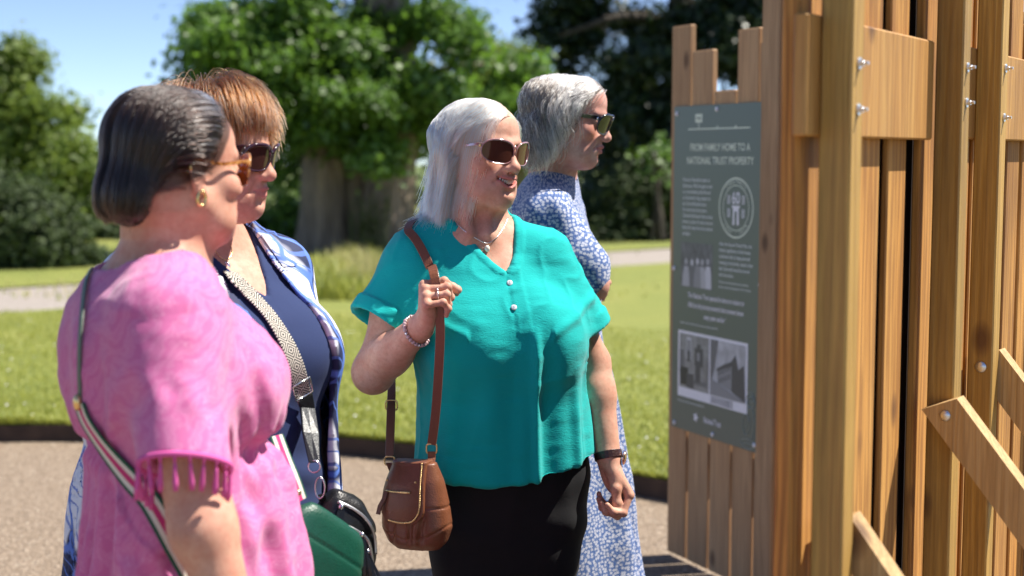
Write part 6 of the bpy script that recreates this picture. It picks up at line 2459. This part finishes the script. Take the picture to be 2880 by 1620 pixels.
    for q, nn_ in (((-.155, .035, 1.345), (0, .1, 1)), ((-.165, .085, 1.30), (0, .8, .5)), ((-.175, .115, 1.22), (0, 1, 0))):
        p = Bl.push(ft.wld(q), .009); pts.append(p); ns.append(ft.dir(nn_))
    for (u, v, y) in ((1106, 960, 3.14), (1102, 1100, 3.06), (1098, 1200, 2.98), (1096, 1284, 2.91)):
        pts.append(PX(u, v, y)); ns.append(np.array([-.1, -1, 0]) if v > 1000 else np.array([-.6, .4, 0]))
    # the back run turns outward gradually
    P = np.array(catmull(pts, 6))
    NN = np.array([nrm(n) for n in catmull(ns, 6)])
    for _ in range(10):
        P[1:-1] = .5 * P[1:-1] + .25 * (P[:-2] + P[2:]); NN[1:-1] = .5 * NN[1:-1] + .25 * (NN[:-2] + NN[2:])
    for i in range(len(P)):
        dd = float(Bl.ev(P[i][None].astype(np.float32))[0])
        if dd < .008: P[i] += Bl.normal(P[i][None])[0] * (.008 - dd)
    for _ in range(3):
        P[1:-1] = .5 * P[1:-1] + .25 * (P[:-2] + P[2:])
    st = ribbon('shoulder_strap', list(P), list(NN), .0185, .003, LE, e)
    bk = PX(1101, 1140, 3.03)
    ring(bk, .0125, .011, (0, -1, 0), st)


brown_bag()


def patterned_strap_bag():
    e_, ft, fh, H, D = NAVY
    BL = mat_leather('black_leather', (.010, .010, .011), .32)
    o = PX(962, 1530, 2.62)
    e = empty('handbag', tuple(o), 'black leather bag with silver zips on a black and white woven strap', 'handbag', 'women\'s bags')
    fb = Frame(o, yawR(rad(30), 0, rad(14)))
    S = Shape()
    S.u(fb, p_loft([(-.115, 0, 0, .055, .03, .03), (-.09, 0, 0, .072, .045, .045), (-.02, 0, 0, .074, .047, .047), (.05, -.008, 0, .062, .040, .040), (.085, -.018, 0, .040, .026, .026), (.098, -.022, 0, .022, .012, .012)], 0, -.115, .098, sq=2.6))
    V, F = S.mesh(o - .17, o + .17, .004)
    V = relax(V, F, 2)
    N = vnormals(V, F); q = fb.loc(V.astype(np.float32))
    V = V + N * (.004 * noise3(q, 30) - .003 * np.exp(-((q[:, 2] - .03) / .003) ** 2))[:, None]
    body = link('bag_body', mesh('bag_body', V, F), BL, e)
    hitb = lambda x, z, off=.002: S.hit(fb.wld((x, -.14, z)), fb.dir((0, 1, 0))) + fb.dir((0, -off, 0))
    for pth in ([(-.04, .082), (-.01, .074), (.02, .058), (.045, .03), (.056, -.005)], [(-.045, .045), (-.01, .040), (.03, .02), (.05, -.02)]):
        P = [hitb(x, z) for x, z in catmull([np.array(p) for p in pth], 6)]
        zp = MB().tube(P, .0032, 6).build('zip', metal('zip_silver', (.55, .55, .57), .3), body, True)
    for k, (x, z) in enumerate(((-.035, .075), (.012, .03), (.03, .0))):
        p = hitb(x, z, .006)
        MB().ball(p, (.006, .004, .006), 10, 7).build('zip_slider', SILVER, body, True)
        for j in range(3):
            q0 = p + fb.dir((.004 * (j - 1), -.003, -.006)); q1 = q0 + np.array([.012 * (k - .5) + .006 * (j - 1), -.012, -.05]); q2 = q1 + np.array([.004 * (j - 1), .002, -.055])
            ribbon('tassel', catmull([q0, q1, q2], 4), (.2, -1, 0), .006, .002, BL, body)
    ring_c = PX(884, 1312, 2.55)
    MB().tube([ring_c + np.array([.011 * math.cos(a), 0, .011 * math.sin(a)]) for a in np.linspace(0, 2 * math.pi, 19)[:-1]], .0018, 6, closed=True).build('ring', SILVER, e, True)
    cl_ = PX(900, 1372, 2.57)
    MB().tube([cl_ + np.array([.009 * math.cos(a), 0, .020 * math.sin(a)]) for a in np.linspace(0, 2 * math.pi, 19)[:-1]], .0018, 6, closed=True).build('clip', SILVER, e, True)
    ribbon('tab', [PX(903, 1392, 2.58), PX(912, 1420, 2.60), fb.wld((-.028, 0, .09))], (.2, -1, 0), .016, .005, BL, e)
    # woven strap lying on the chest
    t = NT('woven_diamond_strap')
    uv = t.attr('puv')
    sp = t.n('SeparateXYZ', ins={0: uv})
    L, A_ = sp.outputs[0], sp.outputs[1]
    tri = lambda v, per: t.math('ABSOLUTE', t.math('SUBTRACT', t.math('MULTIPLY', t.math('FRACT', t.math('DIVIDE', v, per)), 2), 1))
    d = t.math('ADD', tri(L, .032), t.math('MULTIPLY', t.math('ABSOLUTE', A_), 62))
    bands = t.math('GREATER_THAN', t.math('FRACT', t.math('MULTIPLY', d, 2.6)), .52)
    edge = t.math('GREATER_THAN', t.math('ABSOLUTE', A_), .0135)
    zig = t.math('GREATER_THAN', t.math('FRACT', t.math('DIVIDE', L, .006)), .5)
    bl = t.mix(edge, bands, zig)
    k = t.mix(bl, (.025, .024, .024), (.62, .58, .50))
    MS = t.pbr(Base_Color=k, Roughness=.85, Normal=t.bump(t.noise(t.coord(), 500, 2), .4, .001))
    pts, ns = [], []
    for q, nn_ in (((-.10, .10, 1.27), (0, 1, 0)), ((-.085, .055, 1.36), (0, .5, 1))):
        pts.append(H.push(ft.wld(q), .006)); ns.append(ft.dir(nn_))
    for (u, v) in ((596, 690), (615, 725), (650, 782), (690, 826), (720, 858), (749, 891), (776, 930), (802, 975), (822, 1020), (836, 1065), (847, 1118)):
        p, n = on_surf(D, u, v, .009, 2.2, 3.2); pts.append(p); ns.append(n)
    P = catmull(pts, 5); NN = [nrm(n) for n in catmull(ns, 5)]
    st = ribbon('woven_strap', P, NN, .033, .003, MS, e)
    # slide buckle
    bp, bn = P[-4], NN[-4]
    tdir = nrm(P[-1] - P[-6]); sdir = nrm(np.cross(tdir, bn))
    MB().tube([bp + bn * .003 + sdir * .0195 * a + tdir * .016 * b for a, b in ((-1, -1), (0, -1), (1, -1), (1, 0), (1, 1), (0, 1), (-1, 1), (-1, 0))], .002, 6, closed=True).build('buckle', SILVER, st, True)
    e1 = P[-1]
    ribbon('strap_end', [e1 - tdir * .004 + bn * .003, e1 + tdir * .02 + bn * .003, (e1 + ring_c) / 2 + bn * .004, ring_c + UZ * .008], [bn, bn, nrm(bn + np.array([0, -.6, 0])), np.array([.2, -1, 0])], [.034, .034, .032, .020], .005, mat_leather('black_strap_leather', (.022, .026, .030), .4), e)


patterned_strap_bag()


def green_bag():
    e_, ft, fh, D = PINK
    GL = mat_leather('green_leather', (.005, .072, .043), .4)
    o = PX(868, 1600, 2.40)
    e = empty('handbag', tuple(o), 'smooth green leather crossbody bag at the hip of the pink tunic', 'handbag', 'women\'s bags')
    fb = Frame(o, yawR(rad(40), 0, rad(36)))
    S = Shape()
    S.u(fb, p_loft([(-.10, 0, 0, .11, .035, .035), (-.05, 0, 0, .115, .038, .038), (.03, 0, 0, .105, .034, .034), (.085, 0, 0, .08, .022, .022), (.1, 0, 0, .06, .012, .012)], 0, -.1, .1, sq=2.7))
    V, F = S.mesh(o - .2, o + .2, .004)
    V = relax(V, F, 14)
    N = vnormals(V, F); q = fb.loc(V.astype(np.float32))
    V = V + N * (.002 * noise3(q, 20) - .003 * np.exp(-((q[:, 2] - .045) / .0025) ** 2))[:, None]
    link('bag_body', mesh('bag_body', V, F), GL, e)
    t = NT('striped_webbing')
    sp = t.n('SeparateXYZ', ins={0: t.attr('puv')})
    k = t.ramp(t.math('ADD', t.math('MULTIPLY', sp.outputs[1], 28), .5), [(0, (.01, .09, .05)), (.17, (.01, .09, .05)), (.18, (.72, .68, .58)), (.36, (.72, .68, .58)), (.37, (.55, .03, .16)), (.62, (.55, .03, .16)), (.63, (.72, .68, .58)), (.82, (.72, .68, .58)), (.83, (.01, .09, .05)), (1, (.01, .09, .05))])
    MW = t.pbr(Base_Color=k, Roughness=.8, Normal=t.bump(t.noise(t.coord(), 600, 2), .3, .001))
    pts, ns = [], []
    for (u, v) in ((233, 1135), (250, 1180), (285, 1235), (330, 1295), (375, 1350), (420, 1400), (455, 1460), (490, 1530), (540, 1620)):
        p, n = on_surf(D, u, v, .006, 1.75, 2.8); pts.append(p); ns.append(n)
    P = catmull(pts, 5); NN = [nrm(n) for n in catmull(ns, 5)]
    ribbon('webbing_strap', P, NN, .034, .0025, MW, e)
    pts, ns = [], []
    for (u, v) in ((262, 760), (246, 800), (237, 880), (231, 970), (230, 1060), (233, 1130)):
        p, n = on_surf(D, u, v, .004, 1.75, 2.8); pts.append(p); ns.append(n)
    ribbon('strap', catmull(pts, 5), [nrm(n) for n in catmull(ns, 5)], .009, .003, mat_leather('grey_green_strap', (.12, .16, .12), .5), e)
    p, n = on_surf(D, 232, 1128, .008, 1.75, 2.8)
    MB().ball(p, (.007, .007, .013), 10, 8).build('buckle', GOLD, e, True)
    pts = [PX(778, 1225, 2.42), PX(800, 1285, 2.41), PX(824, 1345, 2.40), PX(846, 1408, 2.40)]
    ribbon('webbing_strap', catmull(pts, 4), (.8, -.6, 0), .03, .0025, MW, e)
    MB().ball(PX(838, 1385, 2.385), .006, 10, 7).build('buckle', GOLD, e, True)


green_bag()
